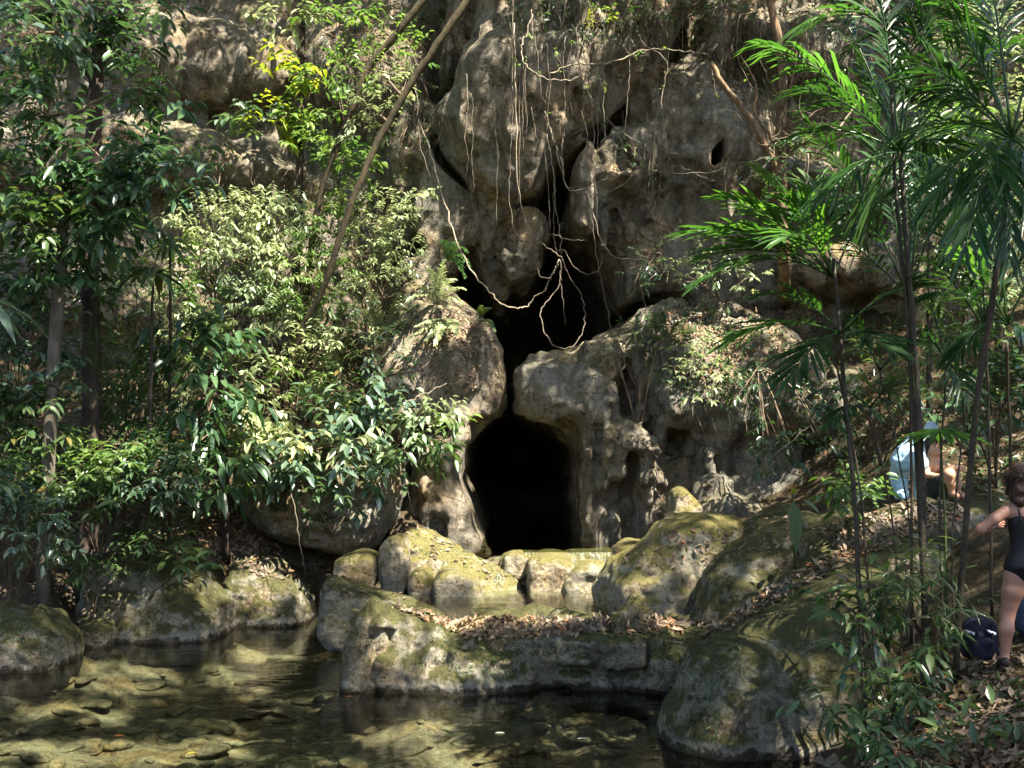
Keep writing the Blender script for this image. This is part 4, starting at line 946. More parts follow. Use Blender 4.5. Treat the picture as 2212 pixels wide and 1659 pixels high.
S('shrub', 'speckled small-leaved bush in the top right corner', 'bush', (2150, 600, 17), [(2130, 120, 90, 90, 15.6), (2190, 250, 60, 80, 15.4), (2060, 60, 70, 60, 15.8), (2190, 30, 70, 60, 15.6)], 'leaf_sunlit', L=.15, n=70, k=8, trunk=[(2160, 400), (2150, 200)], tr=(.07, .03))
S('shrub', 'small-leaved bush speckled with light at the right behind the palm canes', 'bush', (2080, 900, 17), [(2060, 560, 80, 60, 16.0), (2150, 600, 80, 70, 15.8), (2080, 660, 90, 50, 15.7, 'leaf_mid'), (2190, 480, 50, 60, 15.9)], 'leaf_sunlit', L=.13, n=90, k=8)
S('shrub', 'dark bush on the right slope above the swimmer', 'bush', (2150, 960, 13.6), [(2100, 760, 90, 60, 13.0), (2180, 830, 70, 60, 12.7, 'leaf_dark'), (2090, 880, 80, 40, 12.6, 'leaf_dark')], 'leaf_mid', L=.2, n=60, k=7)
S('shrub', 'bush on the slope behind the palm canes left of the crouching people', 'bush', (1900, 960, 15.4), [(1900, 780, 80, 60, 14.8), (1850, 860, 70, 40, 14.6, 'leaf_dark'), (1960, 850, 70, 50, 14.6)], 'leaf_mid', L=.18, n=46, k=7)
S('shrub', 'ivy-like bush creeping on the cliff shelf left of the sunlit rock patch', 'bush', (1660, 400, 20, 'hit'), [(1650, 380, 50, 30, 19.4), (1700, 430, 60, 24, 19.2), (1780, 440, 60, 20, 19.1)], 'leaf_blue', L=.14, n=80, k=6)
S('shrub', 'pale-flecked spray of small leaves over the right side of the upper hollow', 'bush', (1440, 600, 19.6, 'hit'), [(1400, 560, 50, 34, 18.8), (1440, 600, 50, 26, 18.7), (1370, 600, 34, 30, 18.9, 'leaf_dark')], 'leaf_blue', L=.12, n=70, k=7)
S('shrub', 'bright-edged bush behind the sunlit palm fronds', 'bush', (1560, 640, 19.4), [(1530, 560, 60, 36, 18.6), (1600, 600, 60, 30, 18.5), (1480, 600, 40, 24, 18.6)], 'leaf_sunlit', L=.13, n=70, k=7)
S('shrub', 'sunlit low bush with pale leaves on the litter mound', 'bush', (1510, 820, 18.0), [(1500, 760, 50, 40, 17.6), (1540, 810, 50, 30, 17.4), (1470, 800, 36, 26, 17.6), (1520, 850, 40, 16, 17.3)], 'leaf_sunlit', L=.13, n=80, k=6)
S('shrub', 'low dull bush creeping over the crest of the right rock mass', 'bush', (1380, 740, 18.6), [(1370, 720, 50, 22, 18.2), (1330, 750, 40, 20, 18.2), (1430, 700, 50, 20, 18.3)], 'leaf_mid', L=.12, n=80, k=6)
S('shrub', 'dark creeper hanging over the shaded recess right of the round niche', 'bush', (1640, 880, 18.0), [(1600, 840, 40, 24, 17.6), (1660, 930, 40, 40, 17.4), (1720, 980, 50, 40, 17.2), (1650, 1000, 30, 40, 17.4), (1780, 940, 50, 40, 16.9)], 'leaf_dark', L=.17, n=56, k=6, droop=.9)
S('shrub', 'leafy patch draped on the hanging rock above the upper hollow', 'plant', (1400, 330, 20, 'hit'), [(1370, 330, 40, 30, 19.6), (1400, 370, 30, 20, 19.7)], 'leaf_blue', L=.10, n=60, k=6)
S('shrub', 'tiny yellow-green sprig near the top above the hanging block', 'plant', (1300, 60, 20, 'hit'), [(1290, 45, 24, 16, 19.2, 'leaf_yellow'), (1330, 30, 50, 20, 19.3), (1400, 40, 60, 24, 19.6, 'leaf_mid')], 'leaf_bright', L=.13, n=90, k=6)
S('shrub', 'leafy mat along the cliff top above the hanging lianas', 'bush', (1480, 20, 20, 'hit'), [(1470, 30, 70, 36, 20.0), (1580, 20, 60, 40, 19.8, 'leaf_blue'), (1180, 20, 50, 30, 19.6, 'leaf_sunlit')], 'leaf_mid', L=.13, n=60, k=6)
# foreground right
S('shrub', 'leafy green plant on the rock slab left of the crouching people', 'plant', (1860, 1110, 12.2), [(1840, 1050, 40, 22, 11.8), (1880, 1070, 30, 18, 11.7, 'leaf_bright'), (1800, 1060, 36, 18, 11.9)], 'leaf_bright', L=.2, wr=.4, n=110, k=6, droop=.4)
S('shrub', 'broad-leaved plant leaning over the huge foreground boulder', 'plant', (1900, 1560, 8.9), [(1800, 1300, 44, 30, 8.5), (1830, 1340, 40, 30, 8.4), (1850, 1420, 50, 40, 8.4, 'leaf_dark'), (1900, 1280, 50, 40, 8.6, 'leaf_bright'), (1920, 1360, 50, 50, 8.5)], 'leaf_mid', L=.21, wr=.36, n=34, k=5, droop=.4, trunk=[(1890, 1450), (1865, 1330), (1850, 1240)], tr=(.018, .01), bark='twig')
S('shrub', 'low broad-leaved plant at the right foot of the huge foreground boulder', 'plant', (1890, 1620, 8.2), [(1770, 1510, 50, 24, 7.9), (1830, 1530, 50, 30, 7.9), (1880, 1570, 50, 40, 7.8, 'leaf_dark'), (1930, 1500, 60, 60, 8.0)], 'leaf_mid', L=.17, wr=.42, n=40, k=5, droop=.4)
S('shrub', 'dim leafy undergrowth at the base of the palm canes', 'bush', (2000, 1560, 8.0), [(1970, 1460, 50, 50, 8.1), (2010, 1410, 40, 40, 8.3, 'leaf_mid'), (2000, 1530, 60, 40, 7.8), (2060, 1530, 40, 26, 7.7, 'leaf_mid')], 'leaf_dark', L=.15, wr=.36, n=40, k=5, droop=.5)
S('shrub', 'grassy plant with narrow upright leaves beside the dark backpack', 'plant', (2040, 1360, 9.0), [(1990, 1220, 40, 50, 8.6), (2020, 1300, 34, 40, 8.5), (1960, 1300, 30, 40, 8.6)], 'leaf_mid', L=.2, wr=.12, n=100, k=7, droop=.3)
S('shrub', 'small plant in the litter at the bottom right', 'plant', (1960, 1640, 7.3), [(1930, 1610, 50, 22, 7.1), (1990, 1625, 36, 18, 7.0)], 'leaf_mid', L=.15, wr=.34, n=90, k=6)
# big single hanging leaf
b = base_pt((1716, 1110, 11.6)); root = empty('plant', b, 'large hanging paddle-shaped green leaf with a yellow one above it by the mossy boulders', 'plant')
mb = MB(); mb.tube([b, P(1712, 1090, 11.5), P(1712, 1062, 11.4)], .012, .008, 6); mb.build('stem', M['stem_green'], root)
build_leaves('leaf', ([P(1714, 1080, 11.35), P(1735, 1080, 11.4)], [Vector((.02, -.1, -1)), Vector((.8, -.2, -.5))], [Vector((0, -1, .2)), Vector((0, -.6, 1))], [.46, .22], [.17, .08]), M['leaf_mid'], root)
build_leaves('young_leaf', ([P(1712, 1068, 11.4)], [Vector((.1, -.2, 1))], [Vector((0, -1, .2))], [.12], [.06]), M['leaf_yellow'], root)

# ---- fallen branch
b = base_pt((150, 1020, 16.8)); root = empty('fallen_branch', b, 'dark fallen branch lying down the left slope', 'branch')
limb(root, [(150, 1012, 16.9), (230, 1030, 16.7), (300, 1050, 16.5), (380, 1075, 16.5), (470, 1098, 16.7)], 16.5, .11, .06, 'bark_dark', 'limb')
limb(root, [(300, 1050, 16.5), (360, 1020, 16.3), (400, 1010, 16.2)], 16.5, .03, .01, 'bark_dark', 'side_twig')

# ---- lianas in front of the cave, each traced on its own
VN = [
 ('pale loop of liana sagging in a deep curve across the mouth of the upper hollow', 17.6, .022, 'vine_pale', [(905, 260), (930, 330), (962, 440), (985, 520), (1010, 570), (1035, 605), (1070, 645), (1088, 660), (1125, 665), (1140, 662), (1152, 645), (1175, 630), (1180, 615), (1200, 580), (1208, 560)]),
 ('round loop of thin liana hanging lowest before the dark upper hollow', 17.5, .012, 'vine', [(1208, 560), (1212, 600), (1205, 622), (1175, 660), (1168, 690), (1180, 725), (1205, 750), (1235, 748), (1256, 722), (1263, 690), (1260, 650), (1245, 618), (1225, 590), (1215, 560)]),
 ('twin straight liana hanging left of centre from the top of the picture', 17.9, .013, 'vine', [(1106, -40), (1106, 100), (1108, 200), (1104, 300), (1100, 390), (1102, 450), (1112, 500), (1140, 525), (1170, 518), (1195, 505), (1230, 520), (1262, 518)]),
 ('second of the twin lianas, passing right of the hanging block tip', 17.8, .015, 'vine_pale', [(1111, 50), (1114, 200), (1117, 330), (1122, 420), (1140, 490), (1170, 525), (1200, 545), (1215, 560)]),
 ('liana that drops from a fork at the top and swings right as a pale bow', 17.6, .02, 'vine_pale', [(1150, 30), (1138, 70), (1126, 100), (1130, 130), (1150, 155), (1180, 170), (1220, 173), (1250, 166)]),
 ('long kinked liana left of the central tangle', 17.9, .013, 'vine', [(1148, 20), (1152, 70), (1162, 120), (1168, 200), (1180, 225), (1176, 245), (1192, 290), (1210, 340), (1222, 400), (1240, 412), (1275, 405), (1300, 390), (1323, 372)]),
 ('wide sagging liana looping from the rock on the right of the upper hollow', 18.0, .015, 'vine', [(1176, 240), (1196, 300), (1212, 370), (1228, 405), (1270, 420), (1310, 415), (1345, 400), (1375, 370), (1392, 345), (1394, 310)]),
 ('pair of close thin lianas dropping to the knot, left strand', 17.9, .010, 'vine', [(1182, 290), (1190, 340), (1196, 400), (1194, 470), (1198, 530), (1206, 556)]),
 ('pair of close thin lianas dropping to the knot, right strand', 17.85, .010, 'vine', [(1188, 320), (1198, 400), (1200, 450), (1210, 500), (1212, 556)]),
 ('liana from the yellow-green sprig down past the right of the hanging block', 18.2, .013, 'vine', [(1222, 80), (1216, 140), (1220, 200), (1222, 260), (1216, 300), (1214, 330), (1218, 390)]),
 ('kinked liana hanging right of the hanging block', 18.1, .014, 'vine', [(1244, 60), (1250, 130), (1262, 200), (1258, 250), (1268, 290), (1264, 330), (1274, 370), (1272, 430), (1280, 480), (1290, 560), (1302, 620), (1310, 660), (1322, 712)]),
 ('liana curling outward from the drapery down into the darkness', 17.9, .013, 'vine_pale', [(1270, 420), (1284, 470), (1300, 520), (1320, 550), (1345, 560), (1400, 558), (1440, 552)]),
 ('thin liana arching from the knot to the right', 17.8, .009, 'vine', [(1208, 540), (1222, 545), (1240, 575), (1268, 592), (1290, 585), (1300, 565)]),
 ('short thin liana loop left of the knot', 17.8, .009, 'vine', [(1204, 565), (1198, 585), (1185, 600), (1170, 598), (1160, 580)]),
 ('thin strand hanging straight below the knot', 17.8, .008, 'vine', [(1210, 560), (1211, 610), (1216, 660), (1222, 700)]),
 ('hanging strand ending in mid air left of the drapery lobe', 18.2, .011, 'vine', [(1303, 40), (1306, 120), (1304, 200), (1304, 270), (1312, 310), (1320, 350)]),
 ('straight oblique liana running from the sprig down to the right rock', 18.0, .013, 'vine', [(1240, 90), (1262, 180), (1300, 240), (1340, 285), (1400, 315), (1465, 332)]),
 ('long nearly level liana across the upper right of the cave face', 18.0, .02, 'vine_pale', [(1188, 158), (1230, 142), (1290, 138), (1340, 130), (1380, 112), (1420, 105), (1480, 112), (1530, 118)]),
 ('liana curving from the level one down toward the leafy draped patch', 18.2, .014, 'vine', [(1378, 75), (1395, 100), (1440, 130), (1433, 190), (1430, 240), (1438, 290), (1426, 310)]),
 ('liana sagging under the draped leaves and off to the bare tree', 18.0, .014, 'vine', [(1340, 300), (1355, 345), (1380, 365), (1430, 370), (1480, 375), (1540, 370), (1590, 355), (1660, 340)]),
 ('thin dark liana crossing just below the sagging one', 18.1, .009, 'vine', [(1420, 290), (1450, 350), (1500, 372), (1540, 390), (1580, 385)]),
 ('short pale liana dangling by the bare tree limb', 18.1, .016, 'vine_pale', [(1533, 135), (1538, 165), (1545, 190), (1555, 215)]),
 ('liana hanging beside the crack left of the hanging block', 19.2, .010, 'vine', [(1008, 160), (1010, 230), (1004, 300), (1012, 340), (1004, 388)]),
 ('fine liana across the foliage left of the pillar', 18.3, .009, 'vine', [(900, 200), (905, 300), (935, 400), (950, 470)]),
 ('thin twisting liana draping from the level one to the left', 18.1, .012, 'vine', [(1200, 110), (1215, 150), (1235, 155), (1260, 140), (1290, 160), (1310, 185)]),
 ('crossing liana that bows from the cliff top toward the sprig', 18.2, .011, 'vine', [(1260, -30), (1290, 60), (1340, 95), (1370, 120), (1400, 118)]),
 ('vertical liana hanging in front of the fluted rock right of the hollow', 18.4, .009, 'vine', [(1362, 60), (1360, 140), (1356, 200), (1352, 260), (1350, 300)]),
 ('small liana hook on the right of the dark hollow', 18.2, .010, 'vine', [(1380, 560), (1384, 620), (1392, 660), (1394, 700)]),
 ('long thin rootlet hanging below the overhanging boulder', 16.4, .009, 'vine', [(628, 1060), (640, 1120), (648, 1180), (658, 1220), (660, 1250)]),
 ('bowed bare stem in front of the pillar left of the lower arch', 17.2, .010, 'vine', [(868, 980), (876, 1040), (884, 1080), (894, 1115)]),
 ('broken bare twig sticking out toward the lower arch', 17.3, .012, 'vine_pale', [(880, 870), (900, 858), (930, 845), (965, 828)]),
 ('liana arch in the right shade by the canes', 15.5, .02, 'vine_pale', [(1730, 840), (1775, 860), (1800, 900), (1792, 870), (1785, 830)]),
 ('stick leaning in front of the shaded recess', 15.8, .014, 'vine', [(1640, 1010), (1700, 960), (1750, 920), (1790, 890)]),
 ('yellowish liana hanging on the cliff right of the bare tree', 18.0, .014, 'vine_pale', [(1745, 330), (1742, 400), (1748, 470), (1760, 540)]),
 ('tangled liana strand drooping beside the bare tree top', 18.2, .010, 'vine', [(1600, 30), (1590, 110), (1620, 180), (1650, 200), (1640, 260), (1645, 300)]),
]
for lab, d, r, mt, pts in VN:
    rr_ = random.Random(lab)
    path = [P(a, b_, d + .25 * math.sin(i * .7 + d * 9)) for i, (a, b_) in enumerate(pts)]
    sp = spline(path, 5, .02, rr_)
    o = empty('liana', sp[0], lab, 'vine', 'lianas hanging over the cliff and cave')
    mb = MB(); mb.tube(sp, [r * .62 * (1.15 - .5 * i_ / len(sp) + .18 * math.sin(i_ * 1.7 + r * 900)) for i_ in range(len(sp))], None, 6, wob=.15); mb.build('stem', M[mt], o)
    ls = ([], [], [], [], [])
    if d < 19:
        for q in sp[::3]:
            if rr_.random() < .16 and q.z > 8.2:
                for j in range(3): ls[0].append(q + rv() * .03); ls[1].append(rv() + Vector((0, -.3, -.2))); ls[2].append(Vector((0, 0, 1)) + rv() * .3); ls[3].append(rr_.uniform(.06, .13)); ls[4].append(.05)
    build_leaves('foliage', ls, M['leaf_bright'], o, hi=False)

# fine roots and hair-thin lianas over the cliff face
rf_ = random.Random(99)
for i in range(26):
    px = rf_.uniform(1010, 1500); py = rf_.uniform(-20, 260); loc, nor = hit_px(px, max(py, 2))
    if loc is None: continue
    ln_ = rf_.uniform(.6, 3.2); q = loc + Vector((0, -rf_.uniform(.1, .7), 0)); pts = [loc, q + Vector((0, 0, -.08))]
    for k in range(6):
        q = q + Vector((rf_.uniform(-.05, .05), rf_.uniform(-.05, .03), -ln_ / 6)); pts.append(q)
    sp = spline(pts, 4, .008, rf_); mb = MB(); mb.tube(sp, .0085, .004, 4)
    tag(mb.build('hanging_root', M['vine'], origin=tuple(loc)), 'hair-thin root hanging straight down over the cliff face above the cave', 'root', 'fine roots hanging over the cliff face')
# ================================================================== PEOPLE AND BAGS
def skin_mesh(name, J, E, mat, parent, root='pelvis', sub=2, h=None, fold=0.0):
    """J: name -> (Vector world, rx[, ry]); E: pairs. One continuous surface grown round the skeleton."""
    P_ = np.array([tuple(v[0]) for v in J.values()]); R_ = max(max(v[1:]) for v in J.values())
    if h is None: h = .0065 if len(J) > 20 else .009
    Fd = Field(P_.min(0) - R_ - .04, P_.max(0) + R_ + .04, h)
    for a, b in E:
        A, B = J[a], J[b]
        ra, rb = A[1], B[1]; sy = ((ra / (A[2] if len(A) > 2 else ra)) + (rb / (B[2] if len(B) > 2 else rb))) / 2
        k = min(.03, .7 * min(ra, rb))
        Fd.cone(np.array(tuple(A[0])), np.array(tuple(B[0])), ra, rb, k, sy)
    if fold: Fd.noise(np.random.default_rng(len(J)), [(fold, (.12, .12, .05), 'n'), (fold * .5, .04, 'n')])
    V, Qd = Fd.mesh()
    return mesh_np(name, V, [Qd], mat, parent)
def hand(J, E, wrist, pre, d, side, curl, s=1.0):
    """palm and five separate fingers; d forward, side thumb side, curl direction"""
    w = Vector(J[wrist][0]); d = d.normalized(); side = (side - d * side.dot(d)).normalized(); curl = curl.normalized()
    J[pre + 'palm'] = (w + d * .05 * s, .030 * s, .017 * s); E.append((wrist, pre + 'palm'))
    J[pre + 'knuckle'] = (w + d * .085 * s, .028 * s, .014 * s); E.append((pre + 'palm', pre + 'knuckle'))
    for i, (o_, l) in enumerate(((.028, .068), (.010, .078), (-.009, .072), (-.027, .056))):
        a = w + d * (.098 * s) + side * (o_ * s)
        b = a + (d + curl * .35).normalized() * l * .55 * s; c = b + (d + curl * 1.3).normalized() * l * .5 * s
        for k, (p, r) in enumerate(((a, .0095), (b, .0085), (c, .007))): J['%sf%d%d' % (pre, i, k)] = (p, r * s)
        E += [(pre + 'knuckle', '%sf%d0' % (pre, i)), ('%sf%d0' % (pre, i), '%sf%d1' % (pre, i)), ('%sf%d1' % (pre, i), '%sf%d2' % (pre, i))]
    t0 = w + d * .035 * s + side * .038 * s; t1 = t0 + (d + side * .6 + curl * .4).normalized() * .045 * s
    J[pre + 't0'] = (t0, .011 * s); J[pre + 't1'] = (t1, .009 * s); E += [(pre + 'palm', pre + 't0'), (pre + 't0', pre + 't1')]
M['skin'] = simple_mat('skin', (.38, .20, .14), .5, (.32, .155, .105), 6, .002, spec=.4)
M['skin_tan'] = simple_mat('tanned skin', (.56, .31, .19), .5, (.46, .24, .14), 6, .002, spec=.4)
M['hair'] = simple_mat('brown hair', (.040, .020, .012), .55, (.014, .008, .005), 60, .01, stretch=(3, 3, .6))
M['black_cloth'] = simple_mat('black swimsuit', (.008, .008, .011), .55, (.005, .005, .007), 20, .003)
M['blue_cloth'] = simple_mat('pale blue trousers', (.42, .60, .68), .85, (.28, .44, .54), 9, .012)
M['white_cloth'] = simple_mat('white blue shirt', (.62, .74, .82), .85, (.46, .58, .70), 12, .01)
M['dark_cloth'] = simple_mat('dark shorts', (.03, .035, .03), .85, (.015, .018, .016), 12, .008)
M['navy'] = simple_mat('navy pack cloth', (.010, .012, .035), .6, (.006, .007, .018), 25, .006)
M['bluegrey'] = simple_mat('blue grey bag cloth', (.07, .09, .16), .7, (.035, .045, .09), 14, .008)
M['reflector'] = simple_mat('reflective strip', (.92, .93, 1.0), .25, (.85, .88, 1.0), 30, .001, spec=.8)
M['rubber'] = simple_mat('dark shoe', (.022, .018, .018), .6, (.012, .01, .01), 20, .004)

def foot_z(x, y, z0):
    loc, nor = drop(x, y, z0 + .6)
    return loc.z if loc else z0
def person(label, anchor): return empty('person', anchor, label, 'person')

# --- swimmer in black, seen from behind at the right edge
d = 8.4
def Q(px, py, dd=0.0): return P(px, py, d + dd)
ft = Q(2169, 1409); zf = foot_z(ft.x, ft.y, ft.z); dz = Vector((0, 0, zf + .015 - Q(2169, 1412).z))
root = person('person in a black swimsuit seen from behind, arms forward, at the right edge', (Q(2205, 1400) + dz))
J = {'pelvis': (Q(2214, 1196), .135, .11), 'waist': (Q(2216, 1150), .108, .085), 'chest': (Q(2214, 1100), .125, .095), 'upper': (Q(2210, 1074), .10, .075), 'neck': (Q(2206, 1054), .048),
     'skull': (Q(2200, 1030, .02), .070, .078), 'crown': (Q(2198, 1002, .03), .082, .09), 'top': (Q(2199, 986, .02), .055, .06), 'jaw': (Q(2190, 1034, .09), .035),
     'sl': (Q(2176, 1071, .01), .052), 'ual': (Q(2146, 1090, -.02), .042), 'el': (Q(2117, 1112, 0), .036), 'fl': (Q(2134, 1112, .12), .036), 'wl': (Q(2150, 1106, .22), .024),
     'sr': (Q(2246, 1071, .01), .052), 'uar': (Q(2268, 1092, .02), .042), 'er': (Q(2284, 1118, .04), .036), 'wr': (Q(2262, 1108, .26), .024),
     'hl': (Q(2197, 1212), .098, .10), 'tl': (Q(2187, 1245), .082, .085), 'kl': (Q(2175, 1298, .02), .053), 'cl': (Q(2173, 1328, -.02), .056), 'al': (Q(2169, 1385), .032), 'hel': (Q(2170, 1402, -.03), .034, .03), 'tol': (Q(2160, 1407, .14), .030, .02),
     'hr': (Q(2236, 1212), .098, .10), 'tr': (Q(2242, 1245, .04), .082, .085), 'kr': (Q(2250, 1298, .10), .053), 'cr': (Q(2252, 1328, .04), .056), 'ar': (Q(2256, 1383, .05), .032), 'her': (Q(2257, 1400, .02), .034, .03), 'tor': (Q(2262, 1405, .18), .030, .02)}
E = [('pelvis', 'waist'), ('waist', 'chest'), ('chest', 'upper'), ('upper', 'neck'), ('neck', 'skull'), ('skull', 'crown'), ('crown', 'top'), ('skull', 'jaw'), ('upper', 'sl'), ('sl', 'ual'), ('ual', 'el'), ('el', 'fl'), ('fl', 'wl'),
     ('upper', 'sr'), ('sr', 'uar'), ('uar', 'er'), ('er', 'wr'), ('pelvis', 'hl'), ('hl', 'tl'), ('tl', 'kl'), ('kl', 'cl'), ('cl', 'al'), ('al', 'hel'), ('hel', 'tol'), ('pelvis', 'hr'), ('hr', 'tr'), ('tr', 'kr'), ('kr', 'cr'), ('cr', 'ar'), ('ar', 'her'), ('her', 'tor')]
J = {k: (v[0] + dz,) + tuple(v[1:]) for k, v in J.items()}
hand(J, E, 'wl', 'L', Vector((.5, .6, .1)), Vector((0, 0, 1)), Vector((1, 0, -.2)))
hand(J, E, 'wr', 'R', Vector((-.5, .6, .1)), Vector((0, 0, 1)), Vector((-1, 0, -.2)))
skin_mesh('body', J, E, M['skin'], root)
g = 1.13
JS = {k: (J[k][0], J[k][1] * g, J[k][2] * g) for k in ('pelvis', 'waist', 'chest', 'hl', 'hr')}
JS['chest'] = (J['chest'][0] + Vector((0, 0, .01)), J['chest'][1] * 1.1, J['chest'][2] * 1.12)
JS['hl'] = (J['hl'][0] + Vector((.012, 0, .035)), .092, .10); JS['hr'] = (J['hr'][0] + Vector((-.012, 0, .035)), .092, .10); JS['seat'] = (J['pelvis'][0] + Vector((0, -.01, -.09)), .06, .10)
skin_mesh('swimsuit', JS, [('pelvis', 'waist'), ('waist', 'chest'), ('pelvis', 'hl'), ('pelvis', 'hr'), ('pelvis', 'seat')], M['black_cloth'], root)
for sx in (-1, 1):
    c = J['chest'][0]; mb = MB(); s_ = J['sl' if sx < 0 else 'sr'][0]
    mb.tube(spline([c + Vector((sx * .085, -.095, .02)), c.lerp(s_, .6) + Vector((sx * .0, -.075, .04)), s_ + Vector((-sx * .045, -.03, .055)), s_ + Vector((-sx * .04, .06, .03))], 5), .009, .009, 6); mb.build('strap', M['black_cloth'], root)
    mb = MB()
    for k in range(2): pass
skin_mesh('hair', {'a': (J['crown'][0] + Vector((0, -.015, .015)), .098, .105), 'top': (J['top'][0] + Vector((0, 0, .012)), .07, .075), 'b': (J['skull'][0] + Vector((-.01, -.045, .0)), .085, .07), 'c': (J['neck'][0] + Vector((-.045, -.05, .015)), .05, .05), 'd': (J['neck'][0] + Vector((-.095, -.03, .04)), .026, .03), 'e': (J['neck'][0] + Vector((.05, -.05, -.02)), .04, .04)},
          [('a', 'top'), ('a', 'b'), ('b', 'c'), ('c', 'd'), ('b', 'e')], M['hair'], root, root='a', fold=.012)
wisp = MB()
for i in range(150):
    an_ = random.uniform(0, 6.28); a = J['crown'][0] + Vector((math.cos(an_) * .085, -.02 + math.sin(an_) * .09, random.uniform(-.07, .08))); q = Vector((random.uniform(-.07, .03), random.uniform(-.03, .01), random.uniform(-.15, -.02)))
    wisp.tube([a, a + q * .5 + Vector((-.012, -.012, .012)), a + q], .007, .0015, 4, cap=False)
wisp.build('loose_hair', M['hair'], root)
for a_, h_, t_ in (('al', 'hel', 'tol'), ('ar', 'her', 'tor')):
    skin_mesh('shoe', {'a': (J[h_][0] + Vector((0, -.005, .012)), .044, .038), 'b': ((J[h_][0] + J[t_][0]) / 2, .045, .034), 'c': (J[t_][0], .042, .028)}, [('a', 'b'), ('b', 'c')], M['rubber'], root, root='a')

# --- person in pale blue bending over on the slab
d = 12.9
ft = Q(1955, 1082); dz = Vector((0, 0, foot_z(ft.x, ft.y, ft.z) + .05 - ft.z))
root = person('person in pale blue trousers and shirt crouching with their back turned, half hidden by canes', ft + dz)
J = {'pelvis': (Q(1964, 996, -.1), .145, .13), 'waist': (Q(1974, 980, .05), .12, .11), 'chest': (Q(1986, 966, .24), .13, .11), 'neck': (Q(2000, 955, .36), .055), 'skull': (Q(2008, 946, .40), .075, .08), 'crown': (Q(2012, 937, .42), .08, .085), 'chin': (Q(2018, 949, .46), .04),
     'sl': (Q(1970, 962, .22), .06), 'el': (Q(1966, 990, .44), .042), 'wl': (Q(1985, 1014, .54), .03), 'sr': (Q(2004, 970, .2), .06), 'er': (Q(2012, 1000, .34), .042), 'wr': (Q(2018, 1024, .42), .03),
     'hl': (Q(1950, 1006, -.1), .10), 'kl': (Q(1941, 1042, .06), .07), 'al': (Q(1948, 1078, -.05), .055), 'tol': (Q(1946, 1086, .15), .04, .03),
     'hr': (Q(1980, 1006, -.1), .10), 'kr': (Q(1990, 1044, .06), .07), 'ar': (Q(1992, 1080, -.05), .055), 'tor': (Q(1994, 1088, .15), .04, .03)}
E = [('pelvis', 'waist'), ('waist', 'chest'), ('chest', 'neck'), ('neck', 'skull'), ('skull', 'crown'), ('skull', 'chin'), ('chest', 'sl'), ('sl', 'el'), ('el', 'wl'), ('chest', 'sr'), ('sr', 'er'), ('er', 'wr'), ('pelvis', 'hl'), ('hl', 'kl'), ('kl', 'al'), ('al', 'tol'), ('pelvis', 'hr'), ('hr', 'kr'), ('kr', 'ar'), ('ar', 'tor')]
J = {k: (v[0] + dz,) + tuple(v[1:]) for k, v in J.items()}
hand(J, E, 'wl', 'L', Vector((.3, .6, -.6)), Vector((1, 0, 0)), Vector((0, .3, -1)))
hand(J, E, 'wr', 'R', Vector((.1, .6, -.6)), Vector((-1, 0, 0)), Vector((0, .3, -1)))
skin_mesh('body', J, E, M['skin_tan'], root)
def fat(ks, g, add=0.0): return {k: (J[k][0], J[k][1] * g + add, (J[k][2] if len(J[k]) > 2 else J[k][1]) * g + add) for k in ks}
skin_mesh('trousers', fat(('pelvis', 'hl', 'kl', 'al', 'hr', 'kr', 'ar'), 1.12, .022), [('pelvis', 'hl'), ('hl', 'kl'), ('kl', 'al'), ('pelvis', 'hr'), ('hr', 'kr'), ('kr', 'ar')], M['blue_cloth'], root, fold=.012)
skin_mesh('shirt', fat(('waist', 'chest', 'sl', 'el', 'sr', 'er'), 1.12, .015), [('waist', 'chest'), ('chest', 'sl'), ('sl', 'el'), ('chest', 'sr'), ('sr', 'er')], M['white_cloth'], root, root='chest', fold=.010)
skin_mesh('cap', {'a': (J['crown'][0] + Vector((0, 0, .02)), .09, .095), 'b': (J['crown'][0] + Vector((.0, 0, .06)), .06, .065), 'c': (J['crown'][0] + Vector((.06, .10, -.01)), .045, .015)}, [('a', 'b'), ('a', 'c')], M['white_cloth'], root, root='a')
for a_, t_ in (('al', 'tol'), ('ar', 'tor')):
    skin_mesh('shoe', {'a': (J[a_][0] + Vector((0, -.03, -.03)), .06, .05), 'b': (J[t_][0], .055, .04)}, [('a', 'b')], M['rubber'], root, root='a')

# --- bare-chested person sitting with knees up
ft = Q(2060, 1078, -.25); dz = Vector((0, 0, foot_z(ft.x, ft.y, ft.z) + .05 - ft.z))
root = person('bare-skinned person in dark shorts sitting with knees drawn up beside the crouching one in blue', Q(2025, 1072) + dz)
J = {'pelvis': (Q(2020, 1062), .15, .12), 'waist': (Q(2016, 1038), .12, .09), 'chest': (Q(2012, 1012), .145, .10), 'neck': (Q(2015, 993, -.03), .055), 'skull': (Q(2019, 981, -.05), .072, .08), 'crown': (Q(2018, 968, -.04), .082, .09), 'chin': (Q(2027, 985, -.10), .036), 'nose': (Q(2029, 977, -.12), .014),
     'sl': (Q(1996, 1006, .0), .062), 'el': (Q(2004, 1032, -.15), .042), 'wl': (Q(2030, 1036, -.28), .028), 'sr': (Q(2029, 1006, 0), .062), 'er': (Q(2040, 1024, -.18), .042), 'wr': (Q(2056, 1016, -.36), .028),
     'hl': (Q(2018, 1066, -.12), .10), 'kl': (Q(2050, 1030, -.38), .068), 'cl': (Q(2053, 1050, -.34), .06), 'al': (Q(2056, 1072, -.30), .038), 'tol': (Q(2068, 1078, -.42), .035, .025),
     'hr': (Q(2028, 1066, -.05), .10), 'kr': (Q(2062, 1034, -.15), .068), 'cr': (Q(2066, 1052, -.12), .06), 'ar': (Q(2068, 1072, -.08), .038), 'tor': (Q(2080, 1078, -.2), .035, .025)}
